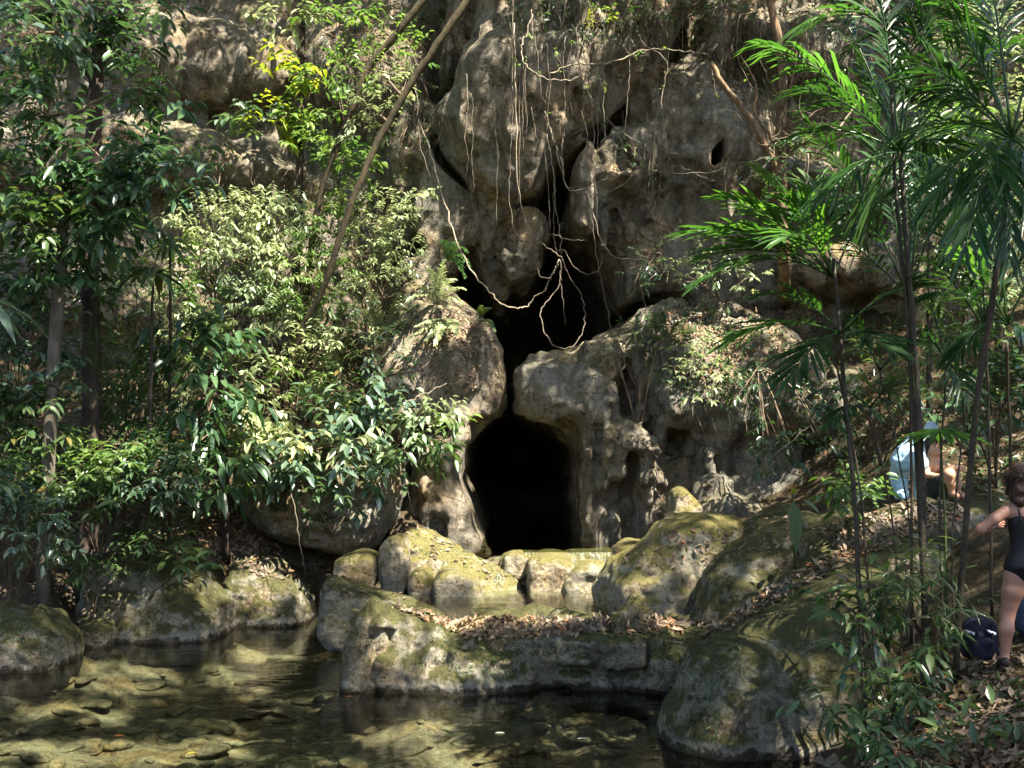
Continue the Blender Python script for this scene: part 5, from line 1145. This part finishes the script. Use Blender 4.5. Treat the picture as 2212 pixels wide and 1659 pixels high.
E = [('pelvis', 'waist'), ('waist', 'chest'), ('chest', 'neck'), ('neck', 'skull'), ('skull', 'crown'), ('skull', 'chin'), ('skull', 'nose'), ('chest', 'sl'), ('sl', 'el'), ('el', 'wl'), ('chest', 'sr'), ('sr', 'er'), ('er', 'wr'), ('pelvis', 'hl'), ('hl', 'kl'), ('kl', 'cl'), ('cl', 'al'), ('al', 'tol'), ('pelvis', 'hr'), ('hr', 'kr'), ('kr', 'cr'), ('cr', 'ar'), ('ar', 'tor')]
J = {k: (v[0] + dz,) + tuple(v[1:]) for k, v in J.items()}
hand(J, E, 'wl', 'L', Vector((1, -.3, .1)), Vector((0, 0, 1)), Vector((0, .3, -1)))
hand(J, E, 'wr', 'R', Vector((1, -.3, -.1)), Vector((0, 0, 1)), Vector((0, .3, -1)))
skin_mesh('body', J, E, M['skin_tan'], root)
skin_mesh('shorts', {**fat(('pelvis', 'hl', 'hr'), 1.12, .012), 'ml': (J['hl'][0].lerp(J['kl'][0], .55), .105, .105), 'mr': (J['hr'][0].lerp(J['kr'][0], .55), .105, .105)}, [('pelvis', 'hl'), ('hl', 'ml'), ('pelvis', 'hr'), ('hr', 'mr')], M['dark_cloth'], root)
skin_mesh('hair', {'a': (J['crown'][0] + Vector((-.015, .02, .02)), .09, .10), 'b': (J['skull'][0] + Vector((-.035, .05, .0)), .06, .06)}, [('a', 'b')], M['hair'], root, root='a', fold=.012)

# --- bags
def soft_box(name, pts, dd, yf, yb, mat, parent, r=.06, h=.012, seed=0, amp=.012):
    W = PL(pts, dd); xs = [p.x for p in W]; zs = [p.z for p in W]
    Fd = Field((min(xs) - .08, yf - .08, min(zs) - .08), (max(xs) + .08, yb + .08, max(zs) + .08), h)
    Fd.body(pts, dd, yf, yb, r=r, k=.01); Fd.noise(np.random.default_rng(seed), [(amp, .14, 'n'), (amp * .5, .07, 'n')])
    V, Qd = Fd.mesh(); return mesh_np(name, V + np.array(tuple(BAGDZ)), [Qd], mat, parent)
b0 = P(2122, 1400, 8.9); BAGDZ = Vector((0, 0, foot_z(b0.x, b0.y, b0.z) - P(2122, 1398, 8.9).z))
root = empty('backpack', b0 + BAGDZ, 'dark navy backpack with two bright reflective strips standing in the litter', 'backpack')
soft_box('main_bag', [(2086, 1398), (2084, 1350), (2092, 1318), (2106, 1304), (2136, 1303), (2152, 1316), (2158, 1350), (2156, 1398)], 8.9, 8.84, 9.06, M['navy'], root, r=.07)
soft_box('front_pocket', [(2096, 1396), (2096, 1356), (2108, 1346), (2136, 1346), (2146, 1356), (2146, 1396)], 8.8, 8.755, 8.87, M['navy'], root, r=.035, seed=2)
for x_ in (2097, 2143):
    a = P(x_ - 8, 1332, 8.80) + BAGDZ; b_ = P(x_ + 8, 1338, 8.79) + BAGDZ; up_ = Vector((0, 0, .012)); bk = Vector((0, .05, 0))
    V = [a + up_, b_ + up_, b_ - up_, a - up_]; V = V + [v + bk for v in V]
    mesh_np('reflective_strip', [tuple(v) for v in V], [np.array([[0, 3, 2, 1], [4, 5, 6, 7], [0, 1, 5, 4], [1, 2, 6, 5], [2, 3, 7, 6], [3, 0, 4, 7]])], M['reflector'], root, smooth=False)
    mb = MB(); mb.tube(spline([P(x_, 1312, 8.83) + BAGDZ, P(x_, 1340, 8.80) + BAGDZ, P(x_ + 2, 1385, 8.80) + BAGDZ], 4), .012, .010, 6); mb.build('strap', M['black_cloth'], root)
mb = MB(); mb.tube(spline([P(2112, 1305, 8.93) + BAGDZ, P(2116, 1292, 8.93) + BAGDZ, P(2128, 1292, 8.93) + BAGDZ, P(2132, 1305, 8.93) + BAGDZ], 4), .008, .008, 6); mb.build('handle', M['black_cloth'], root)
b0 = P(2222, 1385, 9.0); BAGDZ = Vector((0, 0, foot_z(b0.x, b0.y, b0.z) - P(2222, 1385, 9.0).z))
root = empty('bag', b0 + BAGDZ, 'blue-grey bag on the ground behind the swimmer, cut by the right edge', 'bag')
soft_box('bag_body', [(2196, 1382), (2194, 1330), (2200, 1295), (2218, 1284), (2250, 1300), (2262, 1340), (2258, 1382)], 9.0, 8.9, 9.15, M['bluegrey'], root, r=.07)
mb = MB(); mb.tube(spline([P(2205, 1296, 8.95) + BAGDZ, P(2212, 1280, 8.95) + BAGDZ, P(2232, 1282, 8.95) + BAGDZ, P(2240, 1298, 8.95) + BAGDZ], 4), .01, .01, 6); mb.build('handle', M['black_cloth'], root)
# ================================================================== LITTER, GROUND COVER, CANOPY
def in_poly(px, py, poly):
    c = False; n = len(poly)
    for i in range(n):
        ax, ay = poly[i]; bx, by = poly[(i + 1) % n]
        if (ay > py) != (by > py) and px < (py - ay) / (by - ay) * (bx - ax) + ax: c = not c
    return c
def scatter(n, regions, minz=.3, maxz=1.0):
    """random view-region points dropped on the surfaces there; returns loc, nor"""
    out = []
    tot = sum(w for _, w in regions)
    for poly, w in regions:
        xs = [p[0] for p in poly]; ys = [p[1] for p in poly]; k = int(n * w / tot); t = 0
        while k > 0 and t < n * 12:
            t += 1
            px = random.uniform(min(xs), max(xs)); py = random.uniform(min(ys), max(ys))
            if not in_poly(px, py, poly): continue
            loc, nor = hit_px(px, py)
            if loc is None or loc.y < 3: continue
            if nor.z < 0 and nor.dot(CAM - loc) < 0: nor = -nor
            if not (minz <= nor.z <= maxz): 
                if random.random() < .85: continue
            out.append((loc.copy(), nor.copy())); k -= 1
    return out
def litter(name, label, cat, pts, L, wr, mat, lift=.012, stand=.25, hi=False, kind='stuff', hang=False):
    pos = []; D = []; U = []; LL = []; WW = []
    for loc, nor in pts:
        t = rv(); t = t - nor * t.dot(nor) * (1 - stand)
        if hang: t = Vector((t.x * .35, t.y * .35 - .25, -1.0))
        pos.append(loc + nor * lift); D.append(t); U.append(nor + rv() * .3)
        k = random.uniform(.4, 1.45); LL.append(L * k); WW.append(L * k * wr)
    V, Fc = leaves(np.array([tuple(p) for p in pos]), np.array([tuple(p) for p in D]), np.array([tuple(p) for p in U]), np.array(LL), np.array(WW), .3, -.1 if not hang else .1, hi)
    o = mesh_np(name, V, Fc, M[mat]); return tag(o, label, cat, kind=kind)
dam_top = [(830, 1305), (980, 1335), (1560, 1342), (1540, 1356), (1480, 1358), (1120, 1376), (1010, 1378)]
litter('leaf_litter', 'dry brown leaves strewn over the ledge, boulders and banks', 'leaf litter',
       scatter(13000, [(dam_top, 1.7), ([(1500, 1390), (1600, 1310), (1720, 1240), (1900, 1140), (2000, 1110), (1960, 1160), (1740, 1260), (1590, 1350)], .9),
                      ([(1750, 1140), (1950, 1085), (2080, 1080), (2080, 1140), (1800, 1170)], .7),
                      ([(2040, 1420), (2212, 1360), (2212, 1659), (1860, 1659), (1900, 1560)], 2.4),
                      ([(1380, 700), (1500, 640), (1640, 660), (1800, 800), (1800, 900), (1650, 880), (1500, 860)], 2.2),
                      ([(900, 680), (1010, 660), (1070, 740), (1080, 800), (1000, 860), (900, 800)], .8),
                      ([(240, 1060), (480, 1080), (660, 1230), (640, 1260), (420, 1210), (260, 1130)], 1.6),
                      ([(480, 780), (900, 780), (900, 960), (480, 960)], 1.0),
                      ([(870, 1130), (1000, 1160), (1150, 1260), (1000, 1240), (880, 1180)], .12),
                      ([(680, 1210), (960, 1300), (900, 1300), (690, 1280)], .06),
                      ([(1300, 1180), (1700, 1110), (1760, 1180), (1400, 1240)], .2),
                      ([(700, 0), (1000, 0), (950, 200), (700, 240)], .9), ([(1560, 0), (2000, 0), (2000, 240), (1560, 200)], .9), ([(1750, 850), (2212, 850), (2212, 1080), (1800, 1080)], 1.2),
                      ([(0, 850), (480, 900), (480, 1060), (0, 1100)], 1.0)], .25), .09, .45, 'dry')
litter('ground_cover', 'small green seedlings and creeping leaves on the slopes and rocks', 'ground cover',
       scatter(7000, [([(0, 600), (900, 640), (900, 960), (500, 960), (480, 1100), (0, 1150)], 3.0), ([(1340, 700), (1500, 640), (1850, 800), (1850, 1050), (1650, 900), (1450, 850)], 1.6),
                      ([(1800, 500), (2212, 400), (2212, 1080), (1850, 1080)], 2.2), ([(700, 0), (980, 0), (960, 180), (880, 460), (700, 460)], 1.0), ([(1560, 0), (2212, 0), (2212, 500), (1700, 480)], 1.8),
                      ([(600, 960), (860, 960), (860, 1010), (620, 1000)], .3), ([(1850, 1450), (2212, 1450), (2212, 1659), (1850, 1659)], .3), ([(1100, 0), (1560, 0), (1500, 110), (1080, 70)], .5)], -.4), .13, .42, 'leaf_mid', lift=.05, stand=.9)
litter('hanging_thatch', 'dry grass, roots and dead stems hanging down the cliff ledges', 'dead vegetation',
       scatter(4300, [([(220, 0), (600, 0), (700, 280), (300, 330)], .25), ([(640, 60), (1000, 0), (960, 300), (680, 260)], 1.6), ([(1500, 100), (1700, 60), (1700, 200), (1560, 200)], 1.1), ([(1560, 0), (2212, 0), (2212, 400), (1700, 400)], 1.8),
                      ([(280, 250), (640, 250), (640, 420), (300, 420)], .3), ([(1100, 0), (1500, 0), (1460, 100), (1100, 90)], .7), ([(1400, 640), (1640, 640), (1750, 900), (1500, 900)], .2)], -1.0), .36, .045, 'thatch', lift=.03, stand=.8, hang=True)

litter('moss_tufts', 'tufts of green moss on the front and crest of the long ledge', 'moss',
       scatter(2600, [([(930, 1350), (1300, 1345), (1500, 1350), (1440, 1480), (1150, 1490), (900, 1440)], 1.6), ([(1440, 1500), (1560, 1350), (1640, 1330), (1560, 1600), (1440, 1640)], .5), ([(0, 1330), (140, 1340), (150, 1380), (0, 1390)], .3), ([(880, 1140), (1140, 1250), (1100, 1270), (900, 1200)], .3)], -1.0), .05, .3, 'leaf_mid', lift=.0, stand=1.0)
# ---- stones on the pool bed and floating leaves
st_mesh = []
for v in range(3):
    Fd = Field((-.5, -.5, -.35), (.5, .5, .35), .06)
    Fd.blob((0, 0, 0), (.34, .26, .13), .05); Fd.noise(np.random.default_rng(40 + v), [(.05, .35, 'n'), (.03, .2, 'n')])
    V, Q = Fd.mesh(); V[:, 2] *= .8; st_mesh.append((V, Q))
    # thin layered stones
stone_m = []
for v, (V, Q) in enumerate(st_mesh):
    o = mesh_np('stone', V, [Q], M['bed']); stone_m.append(o.data); bpy.data.objects.remove(o)
cnt = 0
for i in range(260):
    px = random.uniform(-20, 1440); py = random.uniform(1400, 1650)
    d0 = (P(px, py, 10) - CAM).normalized(); t = -(CAM.z + .45) / d0.z; q = CAM + d0 * t
    loc, nor = drop(q.x, q.y, .3)
    if loc is None or loc.z > -.15: continue
    o = bpy.data.objects.new('stone', random.choice(stone_m)); COL.objects.link(o)
    s_ = random.uniform(.2, .85) ** 1.1; o.location = loc + Vector((0, 0, .02)); o.scale = (s_ * random.uniform(.9, 1.4), s_, s_ * random.uniform(.6, 1.0)); o.rotation_euler = (random.uniform(-.15, .15), random.uniform(-.15, .15), random.uniform(0, 6.3))
    tag(o, 'flat brown stone lying under the water on the pool bed', 'stone', 'stones on the bed of the lower pool'); cnt += 1
FL = [(320, 1452, 'orange-red leaf floating on the pool left of centre', (.42, .10, .03)), (245, 1590, 'small reddish leaf floating near the bottom left', (.40, .12, .04)), (400, 1676, 'yellow leaf floating at the bottom of the pool picture', (.5, .3, .03)),
      (1068, 1584, 'pale leaf floating in front of the long ledge', (.55, .5, .38)), (1246, 1596, 'tiny white leaf floating right of the pale one', (.6, .58, .5)), (745, 1505, 'small brown leaf floating beside the narrow upright rock', (.35, .13, .06)),
      (1620, 1710, 'x', None), (402, 1628, 'yellow leaf floating near the bottom of the pool', (.5, .32, .03)), (165, 1648, 'brown leaf floating in the bottom left corner', (.3, .17, .08))]
for px, py, lab, c in FL:
    if c is None or py > 1655: continue
    d0 = (P(px, py, 10) - CAM).normalized(); q = CAM + d0 * (-(CAM.z - .006) / d0.z)
    mname = 'floating leaf %.2f' % c[0]
    mt = leaf_mat(mname, c, c, trans=.2, rough=.45)
    V, Fc = leaves(np.array([tuple(q)]), np.array([[1, random.uniform(-.4, .4), 0.]]), np.array([[0, 0, 1.]]), np.array([.11]), np.array([.05]), .12, 0)
    tag(mesh_np('floating_leaf', V, Fc, mt, origin=tuple(q)), lab, 'leaf')

# ---- cascade: thin falling strands over the sill
mw, ntw, ow = new_mat('falling water')
bs = nd(ntw, 'ShaderNodeBsdfPrincipled'); bs.inputs['Base Color'].default_value = (.42, .45, .45, 1); bs.inputs['Roughness'].default_value = .12; bs.inputs['Alpha'].default_value = .4
ntw.links.new(bs.outputs[0], ow.inputs[0]); M['fall'] = mw
ntw.links.new(ramp(ntw, noise(ntw, (lambda g_, m_: (ntw.links.new(g_.outputs['Position'], m_.inputs['Vector']), setattr(m_.inputs['Scale'], 'default_value', (9, 2, 1.2)), m_.outputs[0])[2])(nd(ntw, 'ShaderNodeNewGeometry'), nd(ntw, 'ShaderNodeMapping')), 3.0, 4, .7), [(.45, 0.0), (.72, .4)]), bs.inputs['Alpha'])
XS = np.linspace(P(1118, 1190, 16.8).x, P(1340, 1190, 16.8).x, 90); rows = []
prof = [(.02, 0.0), (0, -.004), (-.06, -.03), (-.09, -.10), (-.11, -.20), (-.13, -.30), (-.15, -.40)]
for a_, (dy_, dz_) in enumerate(prof):
    for x_ in XS:
        w1 = .03 * math.sin(x_ * 21) + .02 * math.sin(x_ * 47 + 1)
        rows.append((x_, 16.84 + dy_ + (w1 if a_ > 1 else 0), 1.166 + dz_ * (1 + .35 * math.sin(x_ * 9 + 2))))
g_ = np.arange(len(prof) - 1)[:, None] * 90 + np.arange(89)[None]
tag(mesh_np('cascade', rows, [np.stack([g_, g_ + 1, g_ + 91, g_ + 90], -1).reshape(-1, 4)], M['fall']), 'little cascade of water spilling over the sill below the cave mouth', 'waterfall')

# ---- forest canopy overhead, outside the picture: leaves placed and gapped to shape the sun patches
TREE2 = TREE
LIT = [(560, 500, 190, 100, .95), (800, 500, 110, 110, .85), (600, 650, 150, 60, .7), (540, 860, 60, 90, .85), (680, 760, 110, 70, .55), (560, 960, 50, 60, .7), (930, 1090, 90, 70, .95), (960, 1190, 110, 60, .95), (1080, 1230, 110, 60, .9),
       (1240, 1225, 110, 50, .95), (880, 1340, 110, 60, .9), (1230, 1345, 290, 22, .95), (1150, 1300, 150, 25, .9), (850, 1420, 60, 60, .6), (1510, 780, 60, 80, .95), (1440, 720, 60, 30, .5), (1580, 700, 70, 40, .8), (1760, 370, 80, 50, .95), (1790, 570, 80, 70, .95),
       (1370, 1230, 60, 70, .6), (1480, 1180, 40, 90, .5), (1900, 1115, 90, 30, .8), (1990, 1010, 60, 60, .95), (2060, 1010, 40, 60, .9), (1620, 1290, 60, 30, .5), (420, 1290, 60, 50, .8), (600, 1280, 70, 60, .7), (450, 1120, 110, 50, .85), (530, 1220, 60, 50, .8),
       (950, 670, 60, 90, .9), (1000, 720, 60, 40, .6), (1070, 780, 30, 60, .5), (640, 200, 110, 110, .95), (760, 330, 80, 80, .7), (780, 130, 110, 110, .8), (970, 60, 60, 80, .8), (440, 210, 90, 40, .8), (350, 300, 90, 60, .6), (900, 910, 110, 70, .75), (700, 970, 110, 60, .7),
       (1880, 180, 100, 60, .35), (1700, 60, 120, 70, .5), (2080, 330, 80, 60, .6), (2130, 560, 80, 70, .5), (2000, 640, 80, 60, .3), (1850, 900, 60, 40, .7), (1600, 440, 130, 100, .8), (1560, 560, 80, 70, .8), (1330, 140, 160, 50, .4), (1700, 250, 60, 120, .6),
       (320, 1460, 220, 36, .75), (250, 1540, 180, 30, .6), (250, 1630, 240, 30, .65), (620, 1600, 200, 40, .4), (1000, 1545, 200, 24, .5), (1200, 1600, 200, 34, .55), (560, 1400, 80, 30, .7), (60, 300, 90, 60, .4), (330, 60, 90, 60, .5), (900, 420, 60, 30, .8), (1030, 0, 80, 60, .8), (300, 700, 70, 60, .6), (100, 1020, 110, 50, .35), (300, 1000, 90, 60, .35),
       (1180, 820, 60, 40, .25), (1460, 1080, 40, 30, .8), (780, 1225, 60, 30, .5), (840, 1260, 80, 30, .5), (1320, 690, 60, 30, .3)]
def lit_prob(px, py):
    best = 0.0
    for cx_, cy_, rx, ry, s_ in LIT:
        q = ((px - cx_) / rx) ** 2 + ((py - cy_) / ry) ** 2
        if q < 1.25: best = max(best, s_ * min(1.0, (1.25 - q) / .35))
    return best
SU = SUN.cross(Vector((0, 0, 1))).normalized(); SV = SUN.cross(SU).normalized()
_ng = np.random.default_rng(77).random((3, 512, 512))
def dapple(p):
    u = p.dot(SU) + 100; v = p.dot(SV) + 100; r = 0
    for k, (s_, w_) in enumerate(((.75, .55), (.36, .45))):
        a = u / s_; b = v / s_; i = int(a); j = int(b); fu = a - i; fv = b - j; fu = fu * fu * (3 - 2 * fu); fv = fv * fv * (3 - 2 * fv); g = _ng[k]
        i %= 511; j %= 511
        r += w_ * ((g[i, j] * (1 - fu) + g[i + 1, j] * fu) * (1 - fv) + (g[i, j + 1] * (1 - fu) + g[i + 1, j + 1] * fu) * fv)
    return min(1, max(0, (r - .5) * 1.9 + .5))
SPOT = [(P(a_, b_, c_), r_) for a_, b_, c_, r_ in [(1620, 500, 9.3, .85), (1580, 720, 9.1, .45), (2035, 925, 8.7, .35), (1800, 560, 9.6, .4), (480, 480, 19.6, 1.2), (600, 480, 19.7, 1.2), (820, 520, 19.8, 1.1), (640, 180, 20, 1.2), (720, 320, 20, .7), (600, 650, 19.2, .9),
  (640, 970, 17, .9), (740, 960, 17, .6), (900, 930, 17.2, .7), (540, 880, 17.5, .7), (940, 620, 18.3, .55), (940, 735, 17.9, .3), (1130, 650, 17.6, .5), (1850, 120, 9, .35), (1740, 80, 9.2, .35), (2000, 300, 14.8, .9), (2130, 150, 15.6, 1.0), (2110, 600, 15.8, .9),
  (1510, 780, 17.6, .5), (1975, 1000, 12.9, .45), (2045, 1015, 12.6, .35), (60, 720, 15, .5), (230, 1010, 15.1, .7), (60, 1000, 14.6, .4), (850, 120, 18.7, .8), (900, 170, 18, .4), (1000, 30, 17.7, .5), (330, 355, 14.3, .4), (60, 60, 14.4, .6), (290, 40, 16, .5), (130, 470, 14.7, .5),
  (1560, 590, 18.6, .7), (1420, 580, 18.8, .4), (1430, 110, 18, .5), (905, 415, 19.4, .3), (420, 1090, 16.9, .6), (400, 700, 18.8, .7), (250, 1210, 15.2, .25), (1550, 170, 18, .4), (2130, 480, 9.3, .35), (1850, 1060, 11.8, .3), (640, 780, 18.7, .6)]]
def unseen_canopy_tree(lab, trunk_xy, rect, zc, n, seed, leafL=.21):
    rnd = random.Random(seed)
    x0, x1, y0, y1 = rect
    tz = float(ground_z(trunk_xy[0], trunk_xy[1]))
    root = empty('unseen_canopy_tree', (trunk_xy[0], trunk_xy[1], tz), lab, 'tree', 'unseen tall forest trees with crowns shaped for sun patches')
    tk = MB(); top = Vector(((x0 + x1) / 2, (y0 + y1) / 2, zc - .6)); b = Vector((trunk_xy[0], trunk_xy[1], tz - .2))
    path = spline([b, Vector((b.x, b.y, (tz + zc) * .5)), b.lerp(top, .35) + Vector((0, 0, (zc - tz) * .42)), top], 5, .04)
    tk.tube(path, .30, .10, 9, wob=.06); tk.build('trunk', M['bark_pale'], root)
    ls = ([], [], [], [], []); br = MB(); kept = 0
    for i in range(n * 2):
        x = rnd.uniform(x0, x1); y = rnd.uniform(y0, y1); z = zc + rnd.uniform(-1.1, 1.6)
        c = Vector((x, y, z))
        px, py = proj(c)
        if -60 < px < 2270 and py > -90: continue
        loc, nor, fi, dist = TREE2.ray_cast(c, -SUN)
        pr = .1
        if loc is not None:
            qx, qy = proj(loc)
            if -100 < qx < 2300 and -100 < qy < 1720: pr = .0 if ((qx > 1950 and qy > 1130) or (1440 < qx < 1950 and qy > 1360)) else max(lit_prob(qx, qy), .05)
            else: pr = .1
        if pr > 0:
            for q_, r_ in SPOT:
                w_ = c - q_; k_ = (w_ - SUN * w_.dot(SUN)).length
                if k_ < r_ * 1.15: pr = max(pr, .93 * min(1, (1.15 * r_ - k_) / (.3 * r_)))
        w_ = c - P(2205, 1150, 8.4)
        if (w_ - SUN * w_.dot(SUN)).length < 1.0: pr = -1
        if dapple(c) < pr * 1.08 or rnd.random() < .02: continue
        td = Vector((rnd.gauss(0, 1), rnd.gauss(0, 1), rnd.gauss(0, .25))).normalized()
        clump_leaves(ls, c - td * .15, td, 5, leafL, .55, .2); kept += 1
        if kept % 30 == 0:
            s0 = path[-1 - rnd.randint(0, 5)]
            br.tube([s0, (s0 + c) / 2 + Vector((0, 0, .2)), c], .03, .008, 4, cap=False)
    br.build('limbs', M['bark_pale'], root)
    build_leaves('crown', ls, M['leaf_mid'], root, hi=False)
CT = [('unseen canopy tree right of the stream, crown over the cave shaped for sun patches', (13.0, 15.0), (0, 9, 11.5, 24), 17.2, 3000, 1), ('unseen canopy tree on the right bank behind the camera side path, crown shaped for sun patches', (10.5, 6.0), (5, 15, 5, 14), 15.5, 2300, 2),
      ('unseen canopy tree over the middle of the pool rooted on the right bank, crown shaped for sun patches', (7.5, 1.0), (-2, 6, 4, 13), 16.2, 2500, 3), ('unseen canopy tree on the left bank, crown over the left slope shaped for sun patches', (-12.0, 11.0), (-10, 0, 10, 20), 17.6, 2500, 4),
      ('unseen canopy tree at the far left leaning over the pool, crown shaped for sun patches', (-12.5, 3.0), (-13, -2, 0, 11), 16.0, 2000, 5), ('unseen canopy tree far right on the hillside, crown shaped for sun patches', (16.0, 20.0), (8, 17, 13, 23), 18.5, 2300, 6),
      ('unseen canopy tree near the camera bank, crown shaped for sun patches', (2.5, -5.0), (-1, 9, -5, 5), 14.5, 2400, 7), ('unseen canopy tree on the right behind the path, crown shaped for sun patches', (14.0, -1.0), (8, 18, -4, 6), 15.0, 2400, 9), ('unseen canopy tree over the crest of the cliff on the left, crown shaped for sun patches', (-14.0, 20.5), (-13, 0, 18, 24), 20.0, 1700, 8)]
for lab, xy, rect, zc, n, sd in CT: unseen_canopy_tree(lab, xy, rect, zc, n, sd)
# ================================================================== LIGHT, SKY, CAMERA
w = bpy.data.worlds.new('World'); scene.world = w; w.use_nodes = True
nt = w.node_tree; nt.nodes.clear()
wo = nt.nodes.new('ShaderNodeOutputWorld'); bg = nt.nodes.new('ShaderNodeBackground'); sk = nt.nodes.new('ShaderNodeTexSky')
sk.sky_type = 'NISHITA'; sk.sun_disc = False
sk.sun_elevation = math.asin(SUN.z); sk.sun_rotation = math.atan2(SUN.x, SUN.y)
sk.altitude = 100; sk.air_density = 1.0; sk.dust_density = 1.5
bg.inputs[1].default_value = 0.075
nt.links.new(sk.outputs[0], bg.inputs[0]); nt.links.new(bg.outputs[0], wo.inputs[0])
sl = bpy.data.lights.new('sun', 'SUN'); sl.energy = 5.0; sl.angle = R(0.53); sl.color = (1.0, 0.93, 0.80)
so = bpy.data.objects.new('sun', sl); COL.objects.link(so)
so.rotation_euler = SUN.to_track_quat('Z', 'Y').to_euler(); so.location = SUN * 40
cd = bpy.data.cameras.new('camera'); co = bpy.data.objects.new('camera', cd); COL.objects.link(co)
co.location = CAM; co.rotation_euler = (R(90) + PITCH, 0, 0)
cd.sensor_width = 36; cd.lens = 36; cd.clip_start = 0.05; cd.clip_end = 600
scene.camera = co
scene.view_settings.view_transform = 'Standard'; scene.view_settings.look = 'None'
scene.view_settings.gamma = 1.0; scene.view_settings.use_curve_mapping = False
scene.view_settings.exposure = 2.5
scene.render.engine = 'CYCLES'
scene.cycles.max_bounces = 6; scene.cycles.diffuse_bounces = 3; scene.cycles.glossy_bounces = 2
scene.cycles.transmission_bounces = 4; scene.cycles.transparent_max_bounces = 6
scene.cycles.caustics_reflective = False; scene.cycles.caustics_refractive = False
